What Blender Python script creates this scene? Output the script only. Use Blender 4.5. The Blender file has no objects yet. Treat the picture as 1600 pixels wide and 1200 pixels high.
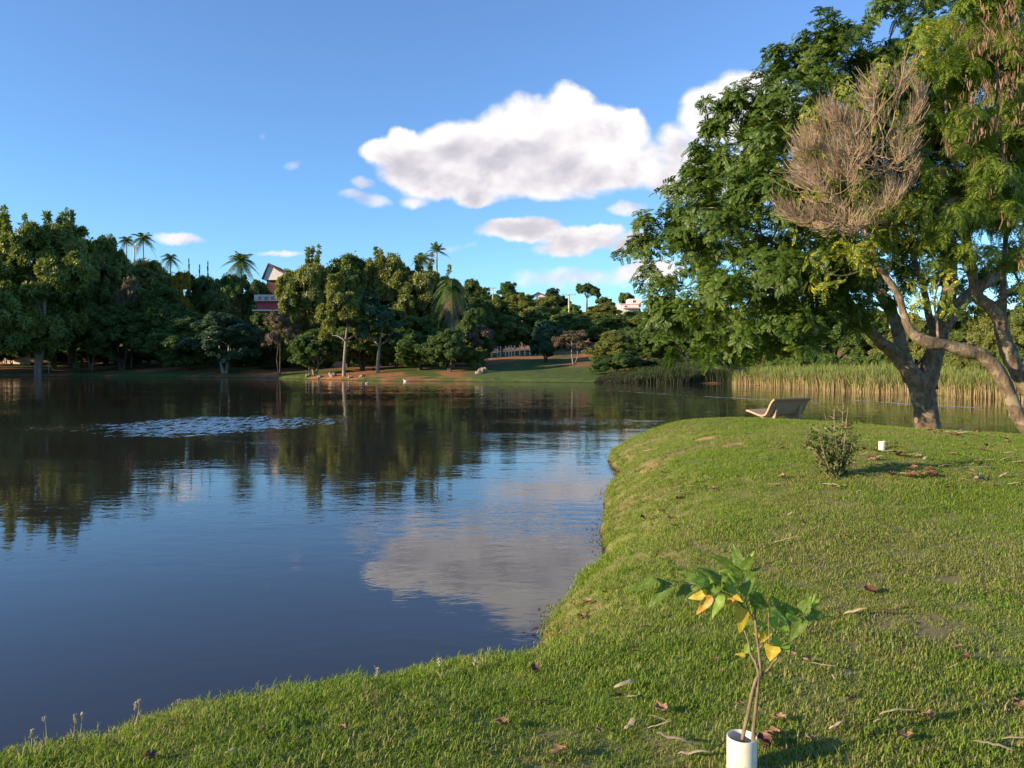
import bpy, math, random
import numpy as np
from mathutils import Vector, Matrix

# ------------------------------------------------------------------ camera
sc = bpy.context.scene
CAMZ = 2.2
F = 1200.0
PITCH = math.atan(31.0 / F)
cam = bpy.data.cameras.new('camera')
camo = bpy.data.objects.new('camera', cam)
sc.collection.objects.link(camo)
camo.location = (0, 0, CAMZ)
camo.rotation_euler = (math.radians(90) - PITCH, 0, 0)
cam.sensor_width = 36
cam.lens = 27
cam.clip_start = 0.05
cam.clip_end = 6000
sc.camera = camo

# ------------------------------------------------------------------ light
SUN_EL, SUN_BACK = math.radians(15.2), math.radians(21)     # low, from the left
to_sun = Vector((-math.cos(SUN_BACK) * math.cos(SUN_EL), -math.sin(SUN_BACK) * math.cos(SUN_EL), math.sin(SUN_EL)))
sun = bpy.data.lights.new('sun', 'SUN')
sun.energy = 5.0
sun.angle = math.radians(0.5)
sun.color = (1.0, 0.80, 0.54)
suno = bpy.data.objects.new('sun', sun)
suno.rotation_euler = to_sun.to_track_quat('Z', 'Y').to_euler()
suno.location = (-30, -10, 30)
sc.collection.objects.link(suno)

sc.view_settings.view_transform = 'Standard'
sc.view_settings.look = 'None'
sc.view_settings.exposure = 0.87
sc.view_settings.gamma = 1.0
sc.view_settings.use_curve_mapping = False


class NT:
    """small helper round a node tree"""
    def __init__(self, tree):
        self.t = tree
    def n(self, typ, **kw):
        nd = self.t.nodes.new(typ)
        for k, v in kw.items():
            if isinstance(k, str) and hasattr(nd, k):
                setattr(nd, k, v)
        return nd
    def l(self, a, b):
        self.t.links.new(a, b)
    def put(self, sock, v):
        if hasattr(v, 'is_linked') or hasattr(v, 'links'):
            self.l(v, sock)
        else:
            sock.default_value = v
    def m(self, op, a, b=None, c=None, clamp=False):
        nd = self.n('ShaderNodeMath', operation=op, use_clamp=clamp)
        self.put(nd.inputs[0], a)
        if b is not None: self.put(nd.inputs[1], b)
        if c is not None: self.put(nd.inputs[2], c)
        return nd.outputs[0]
    def vm(self, op, a, b=None, out=0):
        nd = self.n('ShaderNodeVectorMath', operation=op)
        self.put(nd.inputs[0], a)
        if b is not None: self.put(nd.inputs[1], b)
        return nd.outputs[out]
    def mix(self, f, a, b, mode='MIX'):
        nd = self.n('ShaderNodeMix', data_type='RGBA', blend_type=mode)
        self.put(nd.inputs[0], f)
        self.put(nd.inputs[6], a if not isinstance(a, tuple) else (*a, 1)[:4])
        self.put(nd.inputs[7], b if not isinstance(b, tuple) else (*b, 1)[:4])
        return nd.outputs[2]
    def noise(self, vec, scale, detail=3, rough=0.5, dist=0.0, out=0):
        nd = self.n('ShaderNodeTexNoise')
        if vec is not None: self.l(vec, nd.inputs['Vector'])
        nd.inputs['Scale'].default_value = scale
        nd.inputs['Detail'].default_value = detail
        nd.inputs['Roughness'].default_value = rough
        nd.inputs['Distortion'].default_value = dist
        return nd.outputs[out]
    def smooth(self, x, a, b):
        nd = self.n('ShaderNodeMapRange', interpolation_type='SMOOTHSTEP')
        self.put(nd.inputs[0], x)
        nd.inputs[1].default_value = a
        nd.inputs[2].default_value = b
        return nd.outputs[0]
    def ramp(self, x, stops):
        nd = self.n('ShaderNodeValToRGB')
        self.put(nd.inputs[0], x)
        cr = nd.color_ramp
        while len(cr.elements) < len(stops): cr.elements.new(0.5)
        for e, (p, c) in zip(cr.elements, stops):
            e.position = p
            e.color = (*c, 1) if len(c) == 3 else c
        return nd.outputs[0]


def pix_uv(px, py):
    """a photograph pixel as the tangents of a direction (x/y, z/y) in the world"""
    c, s = math.cos(PITCH), math.sin(PITCH)
    rx, ry = (px - 800) / F, (600 - py) / F
    y = c + ry * s
    z = -s + ry * c
    return rx / y, z / y


# world: physical sky plus cumulus clouds, both infinitely far away
world = bpy.data.worlds.new('World')
sc.world = world
world.use_nodes = True
wt = world.node_tree
wt.nodes.clear()
W = NT(wt)
sky = W.n('ShaderNodeTexSky', sky_type='NISHITA')
sky.sun_disc = False
sky.sun_elevation = SUN_EL
sky.sun_rotation = math.atan2(to_sun.x, to_sun.y)
sky.altitude = 600
sky.air_density = 1.0
sky.dust_density = 0.0
sky.ozone_density = 3.0
tc = W.n('ShaderNodeTexCoord')
sep = W.n('ShaderNodeSeparateXYZ')
W.l(tc.outputs['Generated'], sep.inputs[0])
ysafe = W.m('MAXIMUM', sep.outputs[1], 0.05)
u = W.m('DIVIDE', sep.outputs[0], ysafe)
v = W.m('DIVIDE', sep.outputs[2], ysafe)
cmb = W.n('ShaderNodeCombineXYZ')
W.l(u, cmb.inputs[0]); W.l(v, cmb.inputs[1])
P0 = cmb.outputs[0]
nz = W.n('ShaderNodeTexNoise')
W.l(P0, nz.inputs['Vector']); nz.inputs['Scale'].default_value = 14; nz.inputs['Detail'].default_value = 5
nz.inputs['Roughness'].default_value = 0.6
warp = W.vm('SUBTRACT', nz.outputs['Color'], (0.5, 0.5, 0.5))
sca = W.n('ShaderNodeVectorMath', operation='SCALE'); W.l(warp, sca.inputs[0]); sca.inputs['Scale'].default_value = 0.035
PW = W.vm('ADD', P0, sca.outputs[0])
CLOUDS = [  # px, py, rx, ry, strength
    (885, 168, 38, 36, 1), (855, 205, 95, 55, 1.1), (945, 208, 62, 40, 1), (982, 190, 26, 20, .9), (815, 225, 75, 55, 1.1),
    (900, 250, 105, 52, 1.15), (770, 250, 85, 50, 1.1), (712, 236, 62, 42, 1), (650, 240, 62, 32, .95), (600, 238, 34, 20, .8),
    (630, 214, 24, 16, .8), (660, 268, 62, 24, .9), (740, 300, 34, 20, .9), (705, 282, 75, 27, .9), (860, 280, 95, 27, .9),
    (1115, 185, 52, 48, 1), (1068, 232, 50, 42, .8), (1170, 180, 70, 60, 1), (1110, 268, 100, 42, 1), (1012, 242, 42, 26, .55),
    (812, 360, 66, 18, .95), (840, 352, 34, 16, .9), (900, 372, 62, 20, .95), (880, 388, 50, 14, .8), (935, 358, 34, 11, .85),
    (925, 432, 105, 20, .62), (1000, 425, 60, 20, .7), (985, 380, 32, 18, .8), (982, 326, 32, 11, .45), (650, 311, 24, 11, .38),
    (563, 310, 42, 12, .46), (460, 253, 15, 12, .32), (410, 210, 10, 8, .26), (278, 374, 52, 9, .43), (565, 286, 20, 10, .42),
    (430, 396, 34, 6, .45), (700, 385, 40, 8, .35)]
acc = None
for (px, py, rx, ry, st) in CLOUDS:
    cu, cv = pix_uv(px, py)
    dv = W.vm('SUBTRACT', PW, (cu, cv, 0))
    dm = W.vm('MULTIPLY', dv, (F / rx, F / ry, 0))
    r2 = W.vm('DOT_PRODUCT', dm, dm, out='Value')
    val = W.m('MULTIPLY_ADD', r2, -0.62 * st, st)
    acc = val if acc is None else W.m('SMOOTH_MAX', acc, val, 0.22)
def cloud_noise(off):
    pv = W.vm('ADD', P0, off) if off else P0
    st2 = W.vm('MULTIPLY', pv, (1.0, 1.35, 1.0))
    a = W.noise(st2, 9.5, 7, 0.50, 0.25)
    return a
n1 = cloud_noise(None)
n2 = cloud_noise((-0.016, 0.020, 0))
dens = W.m('MULTIPLY_ADD', W.m('SUBTRACT', n1, 0.5), 1.35, acc)
alpha = W.smooth(dens, 0.12, 0.62)
alpha = W.m('MULTIPLY', alpha, W.smooth(sep.outputs[1], 0.05, 0.2))
relief = W.m('SUBTRACT', n1, n2)
core = W.smooth(dens, 0.45, 1.25)
hgt = W.smooth(v, pix_uv(800, 300)[1], pix_uv(800, 165)[1])
lit = W.m('MULTIPLY_ADD', relief, 3.0, 0.66)
lit = W.m('MULTIPLY_ADD', core, -0.46, lit)
lit = W.m('MULTIPLY_ADD', hgt, 0.55, lit, clamp=True)
ccol = W.ramp(lit, [(0.0, (0.50, 0.49, 0.56)), (0.35, (0.66, 0.63, 0.69)), (0.7, (0.88, 0.85, 0.87)), (1.0, (1.02, 0.99, 0.97))])
hs = W.n('ShaderNodeHueSaturation')
W.l(sky.outputs[0], hs.inputs['Color']); hs.inputs['Saturation'].default_value = 1.07
skyc = W.mix(1.0, hs.outputs[0], W.ramp(sep.outputs[2], [(0.0, (.62, .84, 1.0)), (.12, (.74, .92, 1.05)), (.45, (1.05, 1.0, 1.12)), (1.0, (1.0, 1.0, 1.1))]), 'MULTIPLY')
bg1 = W.n('ShaderNodeBackground'); W.l(skyc, bg1.inputs[0]); bg1.inputs[1].default_value = 0.134
bg2 = W.n('ShaderNodeBackground'); W.l(ccol, bg2.inputs[0]); bg2.inputs[1].default_value = 0.60
ms = W.n('ShaderNodeMixShader')
W.l(alpha, ms.inputs[0]); W.l(bg1.outputs[0], ms.inputs[1]); W.l(bg2.outputs[0], ms.inputs[2])
wo = W.n('ShaderNodeOutputWorld'); W.l(ms.outputs[0], wo.inputs[0])

# ------------------------------------------------------------------ helpers
C = sc.collection
rng = np.random.default_rng(7)
random.seed(7)


def P(px, py, d):
    """the world point d metres ahead that the photograph shows at (px, py)"""
    uu, vv = pix_uv(px, py)
    return np.array([uu * d, d, CAMZ + vv * d])


def tag(o, label=None, cat=None, group=None, kind=None):
    if label: o['label'] = label
    if cat: o['category'] = cat
    if group: o['group'] = group
    if kind: o['kind'] = kind
    return o


def empty(name, loc=(0, 0, 0), rz=0.0):
    o = bpy.data.objects.new(name, None)
    o.empty_display_size = 0.2
    o.location = loc
    o.rotation_euler = (0, 0, rz)
    C.objects.link(o)
    return o


def mesh(name, V, Q=None, T=None, smooth=False):
    V = np.asarray(V, dtype=np.float32).reshape(-1, 3)
    me = bpy.data.meshes.new(name)
    Q = np.zeros((0, 4), np.int32) if Q is None or len(Q) == 0 else np.asarray(Q, np.int32)
    T = np.zeros((0, 3), np.int32) if T is None or len(T) == 0 else np.asarray(T, np.int32)
    me.vertices.add(len(V)); me.vertices.foreach_set('co', V.ravel())
    loops = np.concatenate([Q.ravel(), T.ravel()])
    me.loops.add(len(loops)); me.loops.foreach_set('vertex_index', loops)
    nf = len(Q) + len(T)
    me.polygons.add(nf)
    starts = np.concatenate([np.arange(len(Q)) * 4, len(Q) * 4 + np.arange(len(T)) * 3]).astype(np.int32)
    tot = np.concatenate([np.full(len(Q), 4), np.full(len(T), 3)]).astype(np.int32)
    me.polygons.foreach_set('loop_start', starts)
    me.polygons.foreach_set('loop_total', tot)
    me.update(calc_edges=True)
    me.polygons.foreach_set('use_smooth', np.full(nf, bool(smooth)))
    return me


def obj(name, me, mat=None, parent=None, loc=None):
    o = bpy.data.objects.new(name, me)
    if mat is not None and not me.materials:
        me.materials.append(mat)
    if parent is not None: o.parent = parent
    if loc is not None: o.location = loc
    C.objects.link(o)
    return o


class MB:
    def __init__(self):
        self.V = []; self.Q = []; self.T = []; self.n = 0
    def add(self, V, Q=None, T=None):
        V = np.asarray(V, float).reshape(-1, 3)
        if Q is not None and len(Q): self.Q.append(np.asarray(Q) + self.n)
        if T is not None and len(T): self.T.append(np.asarray(T) + self.n)
        self.V.append(V); self.n += len(V)
    def tube(self, pts, rad, sides=6, seed=None, rough=0.0, cap=True, sub=0):
        pts = np.asarray(pts, float); rad = np.asarray(rad, float)
        if sub and len(pts) > 2:
            pts, rad = catmull(pts, rad, sub)
        n = len(pts)
        tan = np.gradient(pts, axis=0)
        tan /= np.linalg.norm(tan, axis=1)[:, None] + 1e-9
        up = np.array([0.3, 0.2, 1.0]) if abs(tan[0][2]) < 0.8 else np.array([1.0, 0.1, 0.0])
        a = np.cross(tan[0], up); a /= np.linalg.norm(a)
        ring = []
        ang = np.arange(sides) / sides * 2 * math.pi
        rs = np.random.default_rng(seed if seed is not None else 1)
        for i in range(n):
            a = a - tan[i] * np.dot(a, tan[i]); a /= np.linalg.norm(a) + 1e-9
            b = np.cross(tan[i], a)
            r = rad[i] * (1 + rough * rs.normal(size=sides)) if rough else np.full(sides, rad[i])
            ring.append(pts[i] + (np.cos(ang) * r)[:, None] * a + (np.sin(ang) * r)[:, None] * b)
        V = np.concatenate(ring)
        i0 = np.arange(n - 1)[:, None] * sides; j = np.arange(sides)[None, :]; j2 = (j + 1) % sides
        Q = np.stack([i0 + j, i0 + j2, i0 + sides + j2, i0 + sides + j], -1).reshape(-1, 4)
        T = []
        if cap:
            V = np.concatenate([V, pts[-1:], pts[:1]])
            e = n * sides; l = (n - 1) * sides
            T = [(l + k, l + (k + 1) % sides, e) for k in range(sides)] + [((k + 1) % sides, k, e + 1) for k in range(sides)]
        self.add(V, Q, T)
        return self
    def box(self, c, s, rz=0.0):
        x, y, z = [k / 2 for k in s]
        V = np.array([(-x, -y, -z), (x, -y, -z), (x, y, -z), (-x, y, -z), (-x, -y, z), (x, -y, z), (x, y, z), (-x, y, z)])
        R = np.array([[math.cos(rz), -math.sin(rz), 0], [math.sin(rz), math.cos(rz), 0], [0, 0, 1]])
        self.add(V @ R.T + np.array(c), [(0, 3, 2, 1), (4, 5, 6, 7), (0, 1, 5, 4), (1, 2, 6, 5), (2, 3, 7, 6), (3, 0, 4, 7)])
        return self
    def arrays(self):
        V = np.concatenate(self.V) if self.V else np.zeros((0, 3))
        Q = np.concatenate(self.Q) if self.Q else None
        T = np.concatenate(self.T) if self.T else None
        return V, Q, T
    def mesh(self, name, smooth=False):
        return mesh(name, *self.arrays(), smooth=smooth)


def catmull(p, r, k):
    P_ = np.vstack([2 * p[0] - p[1], p, 2 * p[-1] - p[-2]])
    out, ro = [], []
    for i in range(1, len(P_) - 2):
        for j in range(k):
            t = j / k
            a, b, c, d = P_[i - 1], P_[i], P_[i + 1], P_[i + 2]
            out.append(0.5 * (2 * b + (c - a) * t + (2 * a - 5 * b + 4 * c - d) * t * t + (-a + 3 * b - 3 * c + d) * t ** 3))
            ro.append(r[i - 1] * (1 - t) + r[i] * t)
    out.append(p[-1]); ro.append(r[-1])
    return np.array(out), np.array(ro)


def rand_dirs(n, g):
    v_ = g.normal(size=(n, 3)); return v_ / np.linalg.norm(v_, axis=1)[:, None]


def frames(d, g, spin=True):
    """rotation matrices whose local Z is d, spun at random"""
    n = len(d)
    d = d / np.linalg.norm(d, axis=1)[:, None]
    h = rand_dirs(n, g) if spin else np.tile(np.array([[0.0, 0.0, 1.0]]), (n, 1))
    a = np.cross(h, d); a /= np.linalg.norm(a, axis=1)[:, None] + 1e-9
    b = np.cross(d, a)
    return np.stack([a, b, d], -1)


def scatter(tpls, pos, dirs, scl, g, droop=0.0):
    """copies of small template meshes (V, Q) at pos, local Z along dirs"""
    which = g.integers(0, len(tpls), len(pos))
    R = frames(dirs, g)
    mb = MB()
    for k, (TV, TQ) in enumerate(tpls):
        s = which == k
        if not s.any(): continue
        L = TV[None] * scl[s][:, None, None]
        Wd = np.einsum('nij,nvj->nvi', R[s], L)
        if droop:
            Wd[..., 2] -= droop * (Wd ** 2).sum(-1) / scl[s][:, None]
        Wd = Wd + pos[s][:, None, :]
        n, nv = len(L), len(TV)
        Qs = (TQ[None] + (np.arange(n) * nv)[:, None, None]).reshape(-1, 4)
        mb.add(Wd.reshape(-1, 3), Qs)
    return mb.arrays()


# ------------------------------------------------------------------ the lie of the land
NEAR = np.array([(-30, 1.0), (-8, 1.9), (-4.5, 2.8), (-2.6, 3.72), (-1.65, 4.42), (-.75, 4.85), (-.12, 4.98), (.2, 5.45), (.29, 6.2), (.42, 6.8),
                 (.75, 7.6), (1.12, 8.3), (1.1, 9.4), (1.25, 10.4), (1.48, 11.9), (1.62, 13.1), (2.2, 14.8), (2.15, 16), (2.2, 17.6),
                 (2.7, 19.4), (4.2, 22.0), (6.4, 25.4), (9.2, 26.6), (12, 25.2), (15, 22.6), (19, 20.6), (26, 19.5), (45, 17),
                 (70, 5), (70, -60), (-30, -60)], float)
_fs = [(0, 139), (120, 136), (200, 132), (400, 125), (520, 108), (600, 101), (730, 98), (760, 95), (930, 92), (1000, 90), (1140, 88), (1160, 83),
       (1300, 64), (1450, 55), (1600, 47), (1800, 41)]
FAR = np.array([(-130, -40), (-124, 0), (-118, 40), (-113, 80), (-109, 108), (-103, 127)] + [((p - 800) / F * d, d) for p, d in _fs] +  # unseen left shore curves in to carry the added shade trees
               [(60, 33), (120, 25), (400, 20), (2500, 20), (2500, 2500), (-2500, 2500), (-2500, -40)], float)


def sdist(poly, x, y):
    """signed distance to a closed polygon, positive inside"""
    x = np.asarray(x, float); y = np.asarray(y, float)
    best = np.full(x.shape, 1e18); ins = np.zeros(x.shape, bool)
    n = len(poly)
    for i in range(n):
        ax, ay = poly[i]; bx, by = poly[(i + 1) % n]
        dx, dy = bx - ax, by - ay
        t = np.clip(((x - ax) * dx + (y - ay) * dy) / (dx * dx + dy * dy), 0, 1)
        best = np.minimum(best, (x - ax - t * dx) ** 2 + (y - ay - t * dy) ** 2)
        c = ((ay > y) != (by > y)) & (x < (bx - ax) * (y - ay) / (by - ay + 1e-12) + ax)
        ins ^= c
    return np.sqrt(best) * np.where(ins, 1, -1)


_ky = np.array([-10, 0, 3, 5, 8, 11, 14, 17, 20, 22.5, 25, 40])
_kz = np.array([.62, .62, .64, .70, .92, 1.06, 1.14, 1.13, .90, .60, .42, .4])
_kw = np.array([.6, .6, .6, .62, .85, 1.0, 1.15, 1.25, 1.1, .8, .6, .6])


def wob(x, y, s, seed=0.0):
    return (np.sin(x * s + 1.3 + seed) * np.cos(y * s * 1.17 + .7 * seed) + .5 * np.sin(x * s * 2.3 + y * s * 1.9 + seed * 2)) / 1.5


def height(x, y):
    x = np.asarray(x, float); y = np.asarray(y, float)
    wx = x + .035 * wob(x, y, 9, 2) + .07 * wob(x, y, 3.1, 5)
    wy = y + .035 * wob(x, y, 8, 4) + .07 * wob(x, y, 2.7, 1)
    dn = sdist(NEAR, wx, wy)
    pl = np.interp(y, _ky, _kz) + .03 * wob(x, y, .8) + .012 * wob(x, y, 2.6, 3)
    pl = pl - .08 * np.clip(x - 4.0, 0, 7.6) * np.clip((y - 9) / 7, 0, 1)
    w = np.interp(y, _ky, _kw)
    zn = np.where(dn > 0, .05 * np.clip(dn / .04, 0, 1) + pl * (1 - np.exp(-np.clip(dn, 0, 50) / w)), np.maximum(dn * .8, -1.2))
    low = np.clip((x - 22) / 20, 0, 1)
    ww = np.clip((20 - x) / 10, 0, 1)
    df = sdist(FAR, x + ww * 1.2 * wob(x, y, .12), y + ww * wob(x, y, .15, 2))
    hill = np.interp(df, [0, .6, 6, 28, 60, 130, 260, 2500], [0, .35, .9, 2.6, 5.5, 16.5, 22, 30])
    marsh = np.interp(df, [0, 1, 20, 60, 150, 260, 2500], [0, .1, .4, 1.2, 6, 12, 25])
    zf = np.where(df > 0, hill * (1 - low) + marsh * low + .25 * wob(x, y, .11) * np.clip(df / 10, 0, 1), np.maximum(df * .3, -1.5))
    return np.maximum(zn, zf)


def gz(x, y):
    return float(height(np.array([x]), np.array([y]))[0])


def hit(px, py, dmin=2.0, dmax=45.0):
    """where the line of sight of a pixel meets the land"""
    uu, vv = pix_uv(px, py)
    d = np.linspace(dmin, dmax, 3000)
    below = (CAMZ + vv * d) < height(uu * d, d)
    i = int(np.argmax(below)) if below.any() else len(d) - 1
    return np.array([uu * d[i], d[i], gz(uu * d[i], d[i])])

# ------------------------------------------------------------------ materials
def newmat(name):
    m = bpy.data.materials.new(name); m.use_nodes = True
    m.node_tree.nodes.clear()
    n = NT(m.node_tree)
    out = n.n('ShaderNodeOutputMaterial')
    return m, n, out


def principled(n, col, rough=.8, spec=.3, normal=None):
    b = n.n('ShaderNodeBsdfPrincipled')
    n.put(b.inputs['Base Color'], col if not isinstance(col, tuple) else (*col, 1))
    n.put(b.inputs['Roughness'], rough)
    b.inputs['Specular IOR Level'].default_value = spec
    if normal is not None: n.l(normal, b.inputs['Normal'])
    return b


def bump(n, h, strength, dist):
    b = n.n('ShaderNodeBump'); n.l(h, b.inputs['Height'])
    n.put(b.inputs['Strength'], strength); b.inputs['Distance'].default_value = dist
    return b.outputs[0]


def leaf_mat(name, cols, trans=.3, spec=.35, rough=.5, tint=1.6, var=.5, varc=None, rscale=None):
    """leaves: colour varies leaf by leaf, clump by clump and tree by tree"""
    m, n, out = newmat(name)
    g = n.n('ShaderNodeNewGeometry'); oi = n.n('ShaderNodeObjectInfo')
    ob = n.n('ShaderNodeTexCoord')
    ns = n.noise(ob.outputs['Object'], rscale or .9, 2, .5)
    t = n.m('MULTIPLY_ADD', g.outputs['Random Per Island'], var, n.m('MULTIPLY_ADD', oi.outputs['Random'], .28, n.m('MULTIPLY_ADD', ns, 1.0, -.45 - var / 2 + .12)), clamp=True)
    st = [(i / (len(cols) - 1), c) for i, c in enumerate(cols)]
    col = n.ramp(n.m('ADD', t, .2, clamp=True), st)
    if varc:   # a few odd leaves (yellow, dead)
        col = n.mix(n.m('GREATER_THAN', n.m('FRACT', n.m('MULTIPLY', g.outputs['Random Per Island'], 91.7)), varc[0]), col, varc[1])
    p = principled(n, col, rough, spec)
    tr = n.n('ShaderNodeBsdfTranslucent')
    n.l(n.mix(1.0, col, (tint, tint * 1.02, tint * .45), 'MULTIPLY'), tr.inputs[0])
    mx = n.n('ShaderNodeMixShader'); mx.inputs[0].default_value = trans
    n.l(p.outputs[0], mx.inputs[1]); n.l(tr.outputs[0], mx.inputs[2]); n.l(mx.outputs[0], out.inputs[0])
    return m


def bark_mat(name, a, b, scale=9, lichen=None, bs=.6):
    m, n, out = newmat(name)
    tcx = n.n('ShaderNodeTexCoord')
    v1 = n.vm('MULTIPLY', tcx.outputs['Object'], (1, 1, .35))
    n1_ = n.noise(v1, scale, 6, .65)
    n2_ = n.noise(tcx.outputs['Object'], scale * .35, 4, .6, .6)
    col = n.ramp(n1_, [(.32, a), (.62, b)])
    if lichen: col = n.mix(n.smooth(n2_, .5, .6), col, lichen)
    p = principled(n, col, .9, .15, bump(n, n.m('ADD', n1_, n2_), bs, .03))
    n.l(p.outputs[0], out.inputs[0])
    return m


def plain_mat(name, col, rough=.8, spec=.3, var=.15, scale=6, bs=.2, bd=.01):
    m, n, out = newmat(name)
    tcx = n.n('ShaderNodeTexCoord')
    ns = n.noise(tcx.outputs['Object'], scale, 5, .6)
    c = n.mix(n.smooth(ns, .3, .7), tuple(k * (1 - var) for k in col), tuple(min(1, k * (1 + var)) for k in col))
    p = principled(n, c, rough, spec, bump(n, ns, bs, bd))
    n.l(p.outputs[0], out.inputs[0])
    return m


M = {}
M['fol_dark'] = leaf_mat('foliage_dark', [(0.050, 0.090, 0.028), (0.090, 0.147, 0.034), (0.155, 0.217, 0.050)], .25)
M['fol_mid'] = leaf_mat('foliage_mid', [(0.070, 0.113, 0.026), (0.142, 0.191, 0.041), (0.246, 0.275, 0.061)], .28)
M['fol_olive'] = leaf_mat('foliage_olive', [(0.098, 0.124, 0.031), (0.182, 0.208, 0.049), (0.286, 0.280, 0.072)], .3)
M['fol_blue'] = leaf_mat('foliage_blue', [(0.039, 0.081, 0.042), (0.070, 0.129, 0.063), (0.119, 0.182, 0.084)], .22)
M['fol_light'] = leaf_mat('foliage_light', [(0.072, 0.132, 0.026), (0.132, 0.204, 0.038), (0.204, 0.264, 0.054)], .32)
M['fol_yellow'] = leaf_mat('foliage_yellow', [(.10, .13, .02), (.38, .26, .02), (.60, .40, .02)], .25, var=.8)
M['fol_brown'] = leaf_mat('foliage_brown', [(0.094, 0.075, 0.044), (0.169, 0.131, 0.075), (0.263, 0.206, 0.119)], .15, tint=1.2)
M['bark_pale'] = bark_mat('bark_pale', (.14, .12, .095), (.31, .27, .22), 3)
M['bark_dark'] = bark_mat('bark_dark', (.05, .035, .025), (.13, .095, .065), 3)
M['near_a'] = leaf_mat('leaves_deep_green', [(0.041, 0.079, 0.013), (0.082, 0.138, 0.020), (0.168, 0.222, 0.031)], .33, .3, .45, varc=(.990, (.42, .30, .02)), rscale=.5, var=.35)
M['near_b'] = leaf_mat('leaves_yellow_green', [(.09, .15, .02), (.17, .23, .03), (.33, .31, .03)], .35, .3, .5, varc=(.90, (.62, .40, .02)), rscale=1.2)
M['near_c'] = leaf_mat('leaves_feathery', [(.095, .150, .022), (.170, .240, .032), (.275, .320, .048)], .40, .2, .5, varc=(.992, (.40, .32, .03)), rscale=.8)
M['bark_near'] = bark_mat('bark_mottled', (.070, .048, .032), (.21, .155, .10), 11, (.25, .195, .13), 1.0)
M['bark_limb'] = bark_mat('bark_limb', (.085, .06, .038), (.22, .16, .10), 12, (.29, .23, .15), 1.0)
M['twig'] = plain_mat('bare_twig', (.36, .255, .16), .85, .2, .3, 3, 0)
M['pod'] = leaf_mat('dry_pods', [(.11, .055, .028), (.21, .125, .068), (.35, .23, .135)], .2, tint=1.3)


# ground
def dry_mask(n, pos, big, mid):
    d = n.smooth(n.m('ADD', big, n.m('MULTIPLY', mid, .35)), .56, .80)
    for (cx, cy, rx, ry, k) in ((11.5, 18.0, 5.5, 4.2, .9), (3.6, 15.5, 1.6, 2.6, .35), (1.6, 9.8, .9, 2.6, .3)):
        e = n.vm('LENGTH', n.vm('MULTIPLY', n.vm('SUBTRACT', pos, (cx, cy, 0)), (1 / rx, 1 / ry, 0)), out='Value')
        e = n.m('MULTIPLY', n.smooth(n.m('ADD', e, n.m('MULTIPLY_ADD', mid, 1.0, -.5)), 1.1, .5), k)
        d = n.m('MAXIMUM', d, e)
    return d


def ground_material():
    m, n, out = newmat('ground')
    g = n.n('ShaderNodeNewGeometry')
    pos = g.outputs['Position']
    sp = n.n('ShaderNodeSeparateXYZ'); n.l(pos, sp.inputs[0])
    big = n.noise(pos, .55, 4, .6); mid = n.noise(pos, 3.2, 4, .6); fine = n.noise(pos, 60, 4, .7)
    grass = n.ramp(n.m('ADD', fine, n.m('MULTIPLY_ADD', mid, .5, -.25)), [(.3, (.07, .095, .020)), (.5, (.14, .18, .036)), (.75, (.22, .23, .07))])
    thatch = n.ramp(fine, [(.3, (.13, .09, .045)), (.7, (.34, .26, .14))])
    dry = dry_mask(n, pos, big, mid)
    lawn = n.mix(n.m('MULTIPLY', dry, .75), grass, thatch)
    for (px, py, rx, ry) in ((1101, 686, .30, .20), (1150, 694, .30, .20), (1020, 730, .22, .35), (1400, 700, .35, .25)):
        c = hit(px, py)
        dd = n.vm('MULTIPLY', n.vm('SUBTRACT', pos, tuple(c)), (1 / rx, 1 / ry, 0))
        f = n.smooth(n.m('ADD', n.vm('LENGTH', dd, out='Value'), n.m('MULTIPLY_ADD', n.noise(pos, 9, 3), 1.4, -.7)), 1.15, .7)
        lawn = n.mix(f, lawn, n.ramp(fine, [(.3, (.34, .17, .09)), (.7, (.52, .30, .18))]))
    # far banks: red earth with worn grass, green close to the water
    soil = n.ramp(n.noise(pos, 1.6, 5, .65), [(.3, (.20, .085, .035)), (.6, (.38, .17, .075)), (.8, (.45, .25, .13))])
    fgrass = n.ramp(n.noise(pos, 1.1, 5, .65), [(.3, (.045, .075, .018)), (.7, (.12, .15, .035))])
    fpatch = n.smooth(n.noise(pos, .11, 4, .6), .44, .54)
    far = n.mix(fpatch, soil, fgrass)
    lo = n.m('MULTIPLY', n.smooth(sp.outputs[2], 2.4, 1.5), n.smooth(n.m('ABSOLUTE', n.m('ADD', sp.outputs[0], -4.0)), 13.0, 8.0))
    far = n.mix(lo, far, fgrass)
    fy = n.smooth(sp.outputs[1], 33, 38)
    col = n.mix(fy, lawn, far)
    wet = n.smooth(sp.outputs[2], .10, .0)
    col = n.mix(wet, col, (.045, .032, .02))
    p = principled(n, col, .95, .12, bump(n, n.m('ADD', fine, mid), .5, .02))
    n.l(p.outputs[0], out.inputs[0])
    return m


def make_ground():
    R_ = np.concatenate([[0], np.geomspace(.6, 3.0, 25), np.geomspace(3.05, 34, 300), np.geomspace(34.5, 300, 130), np.geomspace(310, 2400, 30)])
    a = np.radians(np.concatenate([np.linspace(-44, 44, 560), np.linspace(45, 315, 130)]))
    na, nr = len(a), len(R_)
    X = np.sin(a)[None] * R_[:, None]; Y = np.cos(a)[None] * R_[:, None]
    Z = height(X, Y)
    V = np.stack([X, Y, Z], -1).reshape(-1, 3)
    i = np.arange(nr - 1)[:, None] * na; j = np.arange(na)[None]; j2 = (j + 1) % na
    Q = np.stack([i + j2, i + j, i + na + j, i + na + j2], -1).reshape(-1, 4)
    o = obj('ground', mesh('ground', V, Q, smooth=True), ground_material())
    tag(o, kind='structure')


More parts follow.
